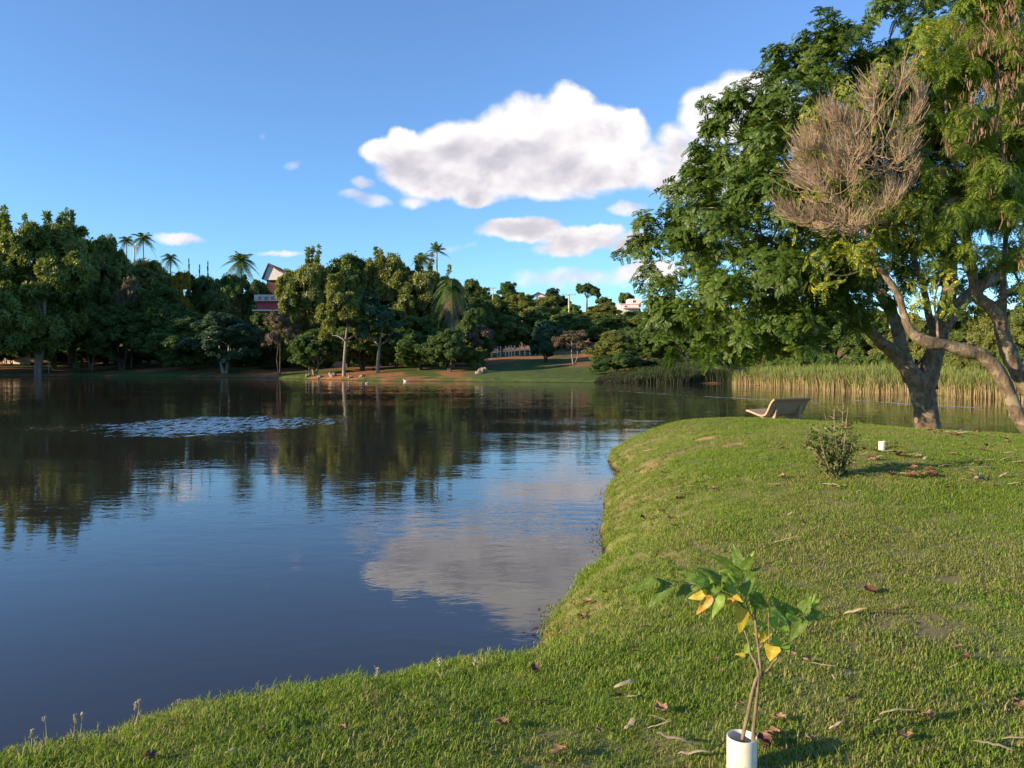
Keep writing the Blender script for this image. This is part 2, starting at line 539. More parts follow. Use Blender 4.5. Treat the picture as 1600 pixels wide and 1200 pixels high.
def water_material():
    m, n, out = newmat('water')
    g = n.n('ShaderNodeNewGeometry'); pos = g.outputs['Position']
    st = n.vm('MULTIPLY', pos, (.55, 1.0, 1.0))
    a = n.noise(st, 5.0, 3, .55, .4)
    b = n.noise(st, 1.1, 3, .5, .3)
    c = n.noise(st, 20, 2, .5)
    calm = n.smooth(n.noise(n.vm('MULTIPLY', pos, (.35, 1, 1)), .16, 3, .55), .40, .66)
    sp = n.n('ShaderNodeSeparateXYZ'); n.l(pos, sp.inputs[0])
    near = n.smooth(sp.outputs[1], 4, 14)
    # a gust ruffling one patch of the lake
    gust = None
    for (cx, cy, rx, ry, k) in ((-11.2, 28.0, 3.6, 4.6, 1), (-15.0, 27.0, 2.6, 2.2, .45), (-8.0, 29.0, 1.8, 3.2, .6)):
        d = n.vm('LENGTH', n.vm('MULTIPLY', n.vm('SUBTRACT', pos, (cx, cy, 0)), (1 / rx, 1 / ry, 0)), out='Value')
        d = n.m('ADD', d, n.m('MULTIPLY_ADD', n.noise(n.vm('MULTIPLY', pos, (.5, .8, 1)), 1.3, 5, .75), 1.9, -.95))
        f = n.m('MULTIPLY', n.smooth(d, 1.15, .55), k)
        gust = f if gust is None else n.m('MAXIMUM', gust, f)
    # long wakes of the water birds
    wk = None
    for (p0, p1) in (((870, 605), (1320, 632)), ((1040, 606), (1300, 617)), ((1250, 621), (1580, 640))):
        def wp(p):
            uu, vv = pix_uv(*p); d_ = -CAMZ / vv; return np.array([uu * d_, d_])
        A, B = wp(p0), wp(p1); t = (B - A) / np.linalg.norm(B - A); L = np.linalg.norm(B - A)
        s = n.m('ADD', n.m('MULTIPLY', sp.outputs[0], float(t[0])), n.m('MULTIPLY_ADD', sp.outputs[1], float(t[1]), float(-A @ t)))
        q = n.m('ADD', n.m('MULTIPLY', sp.outputs[0], float(-t[1])), n.m('MULTIPLY_ADD', sp.outputs[1], float(t[0]), float(A[0] * t[1] - A[1] * t[0])))
        q = n.m('MULTIPLY_ADD', n.noise(pos, .25, 2), .8, n.m('ADD', q, -.4))
        rg = n.m('MULTIPLY', n.smooth(n.m('ABSOLUTE', q), .45, .0), n.m('MULTIPLY', n.smooth(s, -2, 4), n.smooth(s, L + 1, L - 3)))
        wk = rg if wk is None else n.m('MAXIMUM', wk, rg)
    amp = n.m('MULTIPLY', n.m('MULTIPLY_ADD', calm, .75, .25), n.m('MULTIPLY_ADD', near, .35, .28))
    h = n.m('MULTIPLY', n.m('ADD', n.m('MULTIPLY', a, .0095), n.m('MULTIPLY', b, .016)), amp)
    h = n.m('ADD', h, n.m('MULTIPLY', wk, .03))
    bn = bump(n, h, 1.0, 1.0)
    def tilt(scale, kx, ky, bias, f, sd):
        c = n.n('ShaderNodeTexNoise'); n.l(n.vm('ADD', n.vm('MULTIPLY', pos, scale), (sd, sd, 0)), c.inputs['Vector'])
        c.inputs['Scale'].default_value = 1.0; c.inputs['Detail'].default_value = 2; c.inputs['Roughness'].default_value = .6
        q = n.vm('MULTIPLY', n.vm('SUBTRACT', c.outputs['Color'], (.5, .5 + bias, .5)), (kx, ky, 0))
        s = n.n('ShaderNodeVectorMath', operation='SCALE'); n.l(q, s.inputs[0]); n.put(s.inputs['Scale'], f)
        return s.outputs[0]
    far = n.smooth(sp.outputs[1], 12, 45)
    bn = n.vm('ADD', bn, tilt((8.0, 1.9, 1), .12, .62, .09, gust, 0))
    bn = n.vm('ADD', bn, tilt((2.2, 1.1, 1), .010, .050, .0, far, 31))
    bn = n.vm('NORMALIZE', bn)
    p = principled(n, (.030, .025, .021), .018, .5, bn)
    p.inputs['IOR'].default_value = 1.42
    n.l(p.outputs[0], out.inputs[0])
    return m


def make_water():
    V = [(-320, -50, 0), (400, -50, 0), (400, 160, 0), (-320, 160, 0)]
    o = obj('water', mesh('water', V, [(0, 1, 2, 3)]), water_material())
    tag(o, kind='structure')


make_ground()
make_water()


# ------------------------------------------------------------------ grass of the lawn
def grass_clump(g, n, R0, hgt, wid):
    mb = MB()
    for _ in range(n):
        r = R0 * math.sqrt(g.random()); t = g.random() * 6.283
        b = np.array([r * math.cos(t), r * math.sin(t), -.004])
        yaw = g.random() * 6.283; lean = g.uniform(.25, 1.0)
        L = hgt * g.uniform(.55, 1.25); w = wid * g.uniform(.7, 1.2)
        dx = np.array([math.cos(yaw), math.sin(yaw), 0]); sx = np.array([-dx[1], dx[0], 0])
        p1 = b + dx * L * .22 * lean + np.array([0, 0, L * .5])
        p2 = b + dx * L * .80 * lean + np.array([0, 0, L * (.95 - .35 * lean)])
        mb.add([b - sx * w * .4, b + sx * w * .4, p1 + sx * w * .5, p1 - sx * w * .5, p2 + sx * w * .06, p2 - sx * w * .06],
               [(0, 1, 2, 3), (3, 2, 4, 5)])
    return mb


def grass_material():
    m, n, out = newmat('grass_blades')
    g = n.n('ShaderNodeNewGeometry'); oi = n.n('ShaderNodeObjectInfo'); pos = g.outputs['Position']
    big = n.noise(pos, .55, 4, .6); mid = n.noise(pos, 3.2, 4, .6)
    dry = dry_mask(n, pos, big, mid)
    t = n.m('ADD', n.m('MULTIPLY', g.outputs['Random Per Island'], .42), n.m('MULTIPLY_ADD', mid, .50, .10))
    col = n.ramp(t, [(.15, (.092, .155, .018)), (.5, (.172, .255, .032)), (.9, (.29, .34, .062))])
    straw = n.ramp(g.outputs['Random Per Island'], [(0, (.20, .19, .060)), (1, (.42, .36, .17))])
    isd = n.m('LESS_THAN', n.m('FRACT', n.m('MULTIPLY', n.m('ADD', g.outputs['Random Per Island'], oi.outputs['Random']), 57.3)), n.m('MULTIPLY_ADD', dry, .42, .04))
    col = n.mix(isd, col, straw)
    p = principled(n, col, .6, .14)
    tr = n.n('ShaderNodeBsdfTranslucent'); n.l(n.mix(1.0, col, (1.5, 1.6, .6), 'MULTIPLY'), tr.inputs[0])
    mx = n.n('ShaderNodeMixShader'); mx.inputs[0].default_value = .3
    n.l(p.outputs[0], mx.inputs[1]); n.l(tr.outputs[0], mx.inputs[2]); n.l(mx.outputs[0], out.inputs[0])
    return m


def points_with_instances(name, pos, scl, rot, idx, templates, mat):
    """one object whose geometry nodes put small meshes on its own points"""
    me = mesh(name, pos)
    a = me.attributes.new('scl', 'FLOAT', 'POINT'); a.data.foreach_set('value', scl.astype(np.float32))
    a = me.attributes.new('rot', 'FLOAT_VECTOR', 'POINT'); a.data.foreach_set('vector', rot.astype(np.float32).ravel())
    a = me.attributes.new('idx', 'INT', 'POINT'); a.data.foreach_set('value', idx.astype(np.int32))
    o = obj(name, me, mat)
    ng = bpy.data.node_groups.new(name, 'GeometryNodeTree')
    ng.interface.new_socket('Geometry', in_out='INPUT', socket_type='NodeSocketGeometry')
    ng.interface.new_socket('Geometry', in_out='OUTPUT', socket_type='NodeSocketGeometry')
    gi = ng.nodes.new('NodeGroupInput'); go = ng.nodes.new('NodeGroupOutput')
    join = ng.nodes.new('GeometryNodeJoinGeometry')
    for k, tm in enumerate(templates):
        tm.materials.append(mat)
        t = bpy.data.objects.new('%s_blade' % name, tm)
        oi = ng.nodes.new('GeometryNodeObjectInfo'); oi.inputs['Object'].default_value = t
        oi.transform_space = 'ORIGINAL'
        g2 = ng.nodes.new('GeometryNodeGeometryToInstance')
        ng.links.new(oi.outputs['Geometry'], g2.inputs[0]); ng.links.new(g2.outputs[0], join.inputs[0])
    iop = ng.nodes.new('GeometryNodeInstanceOnPoints')
    def attr(nm, typ):
        x = ng.nodes.new('GeometryNodeInputNamedAttribute'); x.data_type = typ; x.inputs['Name'].default_value = nm
        return [s for s in x.outputs if s.enabled and s.name == 'Attribute'][0]
    ng.links.new(gi.outputs[0], iop.inputs['Points']); ng.links.new(join.outputs[0], iop.inputs['Instance'])
    iop.inputs['Pick Instance'].default_value = True
    ng.links.new(attr('idx', 'INT'), iop.inputs['Instance Index'])
    e2r = ng.nodes.new('FunctionNodeEulerToRotation')
    ng.links.new(attr('rot', 'FLOAT_VECTOR'), e2r.inputs[0]); ng.links.new(e2r.outputs[0], iop.inputs['Rotation'])
    ng.links.new(attr('scl', 'FLOAT'), iop.inputs['Scale'])
    ng.links.new(iop.outputs[0], go.inputs[0])
    md = o.modifiers.new('scatter', 'NODES'); md.node_group = ng
    return o


def make_grass():
    g = np.random.default_rng(11)
    tm = []
    for k in range(6):
        tm.append(grass_clump(g, 60, .085, .025 + .0045 * k, .0040).mesh('grass_clump'))
    pts, sc_ = [], []
    for (y0, y1, dens, s) in ((1.6, 5, 290, .95), (5, 8, 250, .9), (8, 12, 210, .9), (12, 18, 130, .95), (18, 27, 70, 1.1)):
        xm = .78 * y1 + .6
        n = int(dens * 2 * xm * (y1 - y0))
        x = g.uniform(-xm, xm, n); y = g.uniform(y0, y1, n)
        k = (np.abs(x) < .78 * y + .6)
        x, y = x[k], y[k]
        k = sdist(NEAR, x, y) > .03
        x, y = x[k], y[k]
        z = height(x, y); k = z > .045 + .02 * wob(x, y, 6)
        x, y, z = x[k], y[k], z[k]
        pts.append(np.stack([x, y, z], -1)); sc_.append(s * g.uniform(.75, 1.25, len(x)))
    # longer, rougher grass hanging over the edge of the bank
    x = g.uniform(-3.5, 3.4, 90000); y = g.uniform(2.4, 20, 90000); sd_ = sdist(NEAR, x, y)
    k = (sd_ > .02) & (sd_ < .16) & (g.random(90000) < .5) & (np.abs(x) < .8 * y + .5); x, y = x[k], y[k]; z = height(x, y)
    k = (z > .02) & (wob(x, y, 3.3, 2) + .5 * wob(x, y, 9, 4) > -.45); pts.append(np.stack([x[k], y[k], z[k]], -1)); sc_.append(g.uniform(.7, 1.35, int(k.sum())))
    pts = np.concatenate(pts); sc_ = np.concatenate(sc_)
    keep = np.ones(len(pts), bool)
    for (px, py, r) in ((1101, 686, .28), (1150, 694, .27), (1020, 730, .2)):
        c = hit(px, py); keep &= (np.hypot(pts[:, 0] - c[0], (pts[:, 1] - c[1])) > r * g.uniform(.5, 1.2, len(pts)))
    # worn, thin places
    wn = wob(pts[:, 0], pts[:, 1], .9, 7) + .6 * wob(pts[:, 0], pts[:, 1], 2.9, 3)
    keep &= ~((wn > .75) & (g.random(len(pts)) < .35))
    pts, sc_ = pts[keep], sc_[keep]
    sc_ *= 1 + .22 * wob(pts[:, 0], pts[:, 1], 1.7, 9)
    e = .06
    gx = (height(pts[:, 0] + e, pts[:, 1]) - height(pts[:, 0] - e, pts[:, 1])) / (2 * e)
    gy = (height(pts[:, 0], pts[:, 1] + e) - height(pts[:, 0], pts[:, 1] - e)) / (2 * e)
    rot = np.stack([np.arctan(np.clip(gy, -1, 1)) * .7, -np.arctan(np.clip(gx, -1, 1)) * .7, g.uniform(0, 6.28, len(pts))], -1)
    # spin only, then tilt: keep the tilt small by using it unspun
    o = points_with_instances('grass', pts, sc_, rot, g.integers(0, 6, len(pts)), tm, grass_material())
    tag(o, 'short green lawn grass covering the near bank of the lake', 'grass', kind='stuff')


make_grass()

# ------------------------------------------------------------------ trees of the far banks
LEAF = []
for k in range(3):      # a sprig: five pointed leaf faces round a point
    g_ = np.random.default_rng(40 + k); Vs, Qs = [], []
    for i in range(5):
        a = i / 5 * 6.283 + g_.uniform(-.3, .3); el = g_.uniform(-.1, .9)
        d = np.array([math.cos(a) * math.cos(el), math.sin(a) * math.cos(el), math.sin(el)])
        s = np.array([-math.sin(a), math.cos(a), g_.uniform(-.5, .5)])
        o_ = d * .08
        n0 = len(Vs) * 4
        Vs.append([o_, o_ + d * .45 + s * .2, o_ + d * g_.uniform(.8, 1.1), o_ + d * .45 - s * .2]); Qs.append([n0, n0 + 1, n0 + 2, n0 + 3])
    LEAF.append((np.array(Vs).reshape(-1, 3), np.array(Qs)))


def crown_points(g, lobes, per, shell=.35):
    """points and outward directions on rough lobes (x, y, z, r)"""
    pp, dd = [], []
    for (x, y, z, r) in lobes:
        n = int(per * r * r)
        # clumps on the lobe, leaves on the clumps
        nc = max(6, int(15 * r))
        cd = rand_dirs(nc, g); cd[:, 2] = np.where(cd[:, 2] < -.5, -cd[:, 2], cd[:, 2])
        cp = cd * r * g.uniform(.5, 1.12, nc)[:, None]
        cr = r * g.uniform(.16, .42, nc)
        w = g.integers(0, nc, n)
        ld = rand_dirs(n, g)
        q = cp[w] * np.array([1, 1, .92]) + ld * (cr[w] * g.random(n) ** .38 * np.where(g.random(n) < .14, g.uniform(1.1, 1.8, n), 1))[:, None]
        a3 = q + np.array([x, y, z])
        nz3 = np.sin(a3[:, 0] * 2.1 + a3[:, 2] * 1.3) * np.cos(a3[:, 1] * 2.3 - a3[:, 2] * 1.7) + .6 * np.sin(a3[:, 0] * 4.7 + a3[:, 1] * 3.9 + a3[:, 2] * 5.1)
        kp = nz3 > -.75 + .3 * g.normal(size=n); q, w, ld = q[kp], w[kp], ld[kp]
        pp.append(q + np.array([x, y, z]))
        dd.append(ld * .8 + cd[w] * .5 + np.array([0, 0, .35]))
    return np.concatenate(pp), np.concatenate(dd)


def tree_proto(seed, style):
    """unit tree 10 high: (trunk mesh, crown mesh)"""
    g = np.random.default_rng(seed)
    lobes = []; tr = MB(); leaf = .26; per = 1150
    if style == 'round':
        base, th = 2.0, .26
        for i in range(38):
            a = g.uniform(0, 6.28); h = g.uniform(1.1, 8.4); rr = (1 - abs(h - 4.3) / 5.6) * 3.6 * g.uniform(.5, 1)
            lobes.append((rr * 1.12 * math.cos(a), rr * 1.12 * math.sin(a), h, g.uniform(.55, 1.35)))
        lobes.append((0, 0, 8.3, 1.1)); lobes.append((.4, .2, 5.5, 1.8))
    elif style in ('plume', 'forked'):
        base, th = 2.2, .30
        for i in range(38):
            a = g.uniform(0, 6.28); h = g.uniform(1.4, 7.4); rr = (1 - abs(h - 4.7) / 5.5) * 3.4 * g.uniform(.45, 1)
            lobes.append((rr * 1.15 * math.cos(a), rr * 1.15 * math.sin(a), h, g.uniform(.5, 1.3)))
        for i in range(8):      # upright shoots over the crown
            a = g.uniform(0, 6.28); rr = g.uniform(.2, 3.3); h0 = 7.0 - .25 * rr
            top = g.uniform(7.6, 9.8) - .1 * rr; k = 9
            lx, ly = g.uniform(-.9, .9, 2)
            for j in range(k):
                t = j / (k - 1)
                lobes.append((rr * math.cos(a) + lx * t, rr * math.sin(a) + ly * t, h0 + (top - h0) * t, .30 * g.uniform(.35, 1) * (1 - .5 * t)))
    elif style == 'slim':
        base, th = 3.2, .15
        for i in range(13):
            a = g.uniform(0, 6.28); h = g.uniform(3.2, 9.3); rr = (1 - (h - 3) / 8.5) * 2.5 * g.uniform(.5, 1)
            lobes.append((rr * math.cos(a), rr * math.sin(a), h, g.uniform(.55, .95)))
    elif style == 'umbrella':
        base, th = 4.5, .3
        for i in range(15):
            a = g.uniform(0, 6.28); rr = 4.2 * math.sqrt(g.random()); h = 8.6 - .10 * rr * rr + g.uniform(-.5, .5)
            lobes.append((rr * math.cos(a), rr * math.sin(a), h, g.uniform(.8, 1.25)))
    elif style == 'bush':
        base, th, leaf = 1.0, .2, .36
        for i in range(11):
            a = g.uniform(0, 6.28); rr = 3.8 * math.sqrt(g.random()); h = g.uniform(1.8, 7.6) * (1 - rr / 11)
            lobes.append((rr * math.cos(a), rr * math.sin(a), h, g.uniform(1.3, 2.1)))
        per = 700
    elif style == 'twiggy':
        base, th, leaf, per = 2.5, .17, .22, 520
        for i in range(14):
            a = g.uniform(0, 6.28); h = g.uniform(4.2, 8.8); rr = (1 - abs(h - 6) / 4.5) * 3.2 * g.uniform(.5, 1)
            lobes.append((rr * math.cos(a), rr * math.sin(a), h, g.uniform(.8, 1.2)))
    elif style == 'cone':
        base, th = 1.0, .16
        for i in range(16):
            h = 1.2 + i * .54; lobes.append((g.uniform(-.15, .15), g.uniform(-.15, .15), h, .95 * (1 - (h / 10.6)) + .12))
    pos, dr = crown_points(g, lobes, per)
    top = pos[:, 2].max(); k = 10 / (top + .2)
    pos = pos * np.array([1, 1, k])
    V, Q, T = scatter(LEAF, pos, dr, leaf * g.uniform(.7, 1.3, len(pos)), g)
    crown = mesh('crown', V, Q)
    # trunk, several forks, a limb to every big lobe
    nst = {'slim': 1, 'cone': 1, 'umbrella': 1, 'forked': 4}.get(style, 1 + seed % 3)
    if style == 'twiggy': nst = 4 if seed % 2 else 2
    forks = []
    for s in range(nst):
        a = g.uniform(0, 6.28); sp_ = .5 if nst > 1 else .12
        f = np.array([math.cos(a) * sp_ * base * .5, math.sin(a) * sp_ * base * .5, base * g.uniform(.9, 1.15)])
        b = np.array([math.cos(a) * .12 * (nst > 1), math.sin(a) * .12 * (nst > 1), -.4])
        r0 = th / math.sqrt(nst) * 1.05
        tr.tube([b, b * .5 + f * .35 + np.array([g.uniform(-.1, .1), g.uniform(-.1, .1), 0]), f], [r0 * 1.35, r0, r0 * .8], 7, sub=3, seed=s, rough=.06)
        up = f + np.array([g.uniform(-.3, .3), g.uniform(-.3, .3), (8.4 - f[2]) * .75])
        tr.tube([f, (f + up) / 2 + g.uniform(-.25, .25, 3), up], [r0 * .8, r0 * .5, r0 * .15], 6, sub=3)
        forks += [(f, r0), ((f + up) / 2, r0 * .6)]
    for (x, y, z, r) in lobes:
        if r < .6 and style != 'slim': continue
        e = np.array([x, y, z * k])
        f, r0 = min(forks, key=lambda q: np.linalg.norm(q[0] - e) + (2 if q[0][2] > e[2] else 0))
        tr.tube([f, f * .5 + e * .5 + np.array([0, 0, .35]), e], [r0 * .5, r0 * .3, r0 * .1], 5, sub=3)
    return tr.mesh('trunk', True), crown


PROTO = {}
for i, (st, n_) in enumerate((('round', 4), ('plume', 3), ('slim', 2), ('umbrella', 1), ('bush', 3), ('twiggy', 2), ('cone', 1), ('forked', 1))):
    for k in range(n_):
        PROTO[st, k] = tree_proto(100 + 10 * i + k, st)
_mvar = {}


def proto_mesh(style, k, mat, bark):
    key = (style, k, mat, bark)
    if key not in _mvar:
        t, c = PROTO[style, k]
        t2, c2 = t.copy(), c.copy()
        t2.materials.clear(); c2.materials.clear()
        t2.materials.append(M[bark]); c2.materials.append(M[mat])
        _mvar[key] = (t2, c2)
    return _mvar[key]


def plant(style, mat, px, d, top, width, label, cat='tree', name=None, bark='bark_dark', k=None, group=None, rz=None, sink=0.0, aspect=1.0):
    g = random.Random(hash((px, d, top)) & 0xffff) if False else random.Random(int(px * 13 + d * 7 + top * 3))
    uu, _ = pix_uv(px, 569)
    x, y = uu * d, d
    z = gz(x, y) - sink
    topz = CAMZ + pix_uv(px, top)[1] * d
    H = max(topz - z, .6)
    Wd = width / F * d
    nk = len([1 for q in PROTO if q[0] == style])
    if k is None: k = g.randrange(nk)
    tm, cm = proto_mesh(style, k, mat, bark)
    root = empty(name or {'bush': 'bush', 'cone': 'cypress'}.get(style, 'broadleaf_tree'), (x, y, z), rz if rz is not None else g.uniform(0, 6.28))
    base_w = {'round': 9.0, 'plume': 8.6, 'forked': 8.6, 'slim': 5.6, 'umbrella': 10.0, 'bush': 10.5, 'twiggy': 8.2, 'cone': 2.2}[style]
    s = Wd / base_w * (1.14 if style in ('round', 'plume', 'forked') else 1.0)
    root.scale = (s, s * aspect, H / 10)
    tag(root, label, cat, group)
    a = bpy.data.objects.new('trunk', tm); C.objects.link(a); a.parent = root
    b = bpy.data.objects.new('crown', cm); C.objects.link(b); b.parent = root
    return root


def frond_mesh(mb, base, az, el, L, wid, g, droop=.9, n=9, leafl=None):
    """a palm frond: arching rib with drooping leaflets on both sides"""
    d = np.array([math.cos(az) * math.cos(el), math.sin(az) * math.cos(el), math.sin(el)])
    side = np.array([-math.sin(az), math.cos(az), 0])
    pts = []
    for i in range(n + 1):
        t = i / n
        pts.append(base + d * L * t + np.array([0, 0, -droop * L * t * t * .8]))
    pts = np.array(pts)
    mb.tube(pts, np.linspace(.035, .008, n + 1) * L / 2.2, 3, cap=False)
    m = n * 3
    for i in range(m):
        t = (i + .5) / m * .96 + .03
        f = t * n; j = min(int(f), n - 1); p = pts[j] * (1 - f + j) + pts[j + 1] * (f - j)
        tg = pts[j + 1] - pts[j]; tg = tg / np.linalg.norm(tg)
        l = wid * (math.sin(math.pi * min(1, t * .85 + .15)) * .8 + .2)
        for sgn in (-1, 1):
            e = p + side * sgn * l * .75 + tg * l * .45 + np.array([0, 0, -.32 * l * g.uniform(.6, 1.6)])
            w = tg * l * .10
            mb.add([p - w * .7, p + w * .7, e + w * .2, e - w * .2], [(0, 1, 2, 3)])


def palm(px, d, top, hw, label, skirt=False, nf=18, dro=.8, trunk_r=.16, el0=-.2, mat='fol_mid'):
    uu, _ = pix_uv(px, 569); x, y = uu * d, d; z = gz(x, y)
    topz = CAMZ + pix_uv(px, top)[1] * d; L = hw / F * d * 1.12
    H = topz - z - L * .45
    g = np.random.default_rng(int(px))
    root = empty('palm_tree', (x, y, z)); tag(root, label, 'palm tree')
    t = MB(); t.tube([(0, 0, -.4), (.05, .05, H * .5), (0, 0, H)], [trunk_r * 1.25, trunk_r, trunk_r * .75], 8, sub=5, rough=.03)
    obj('trunk', t.mesh('trunk', True), M['bark_pale'], root)
    f = MB()
    for i in range(nf):
        el = el0 + (1.35 - el0) * ((i + .5) / nf)
        frond_mesh(f, np.array([0, 0, H - .02]), i * 2.399 + g.uniform(-.2, .2), el, L * g.uniform(.85, 1.1), L * .30, g, dro * g.uniform(.8, 1.2) * (1.15 - .3 * math.sin(el)))
    obj('fronds', f.mesh('fronds'), M[mat], root)
    if skirt:
        s = MB()
        for i in range(40):
            az = i * 2.4; frond_mesh(s, np.array([0, 0, H - .2 - .07 * i]), az, -.9 - .012 * i, L * g.uniform(.75, 1.15), L * .24, g, .45, n=6)
        obj('dead_fronds', s.mesh('dead_fronds'), M['fol_brown'], root)
    return root


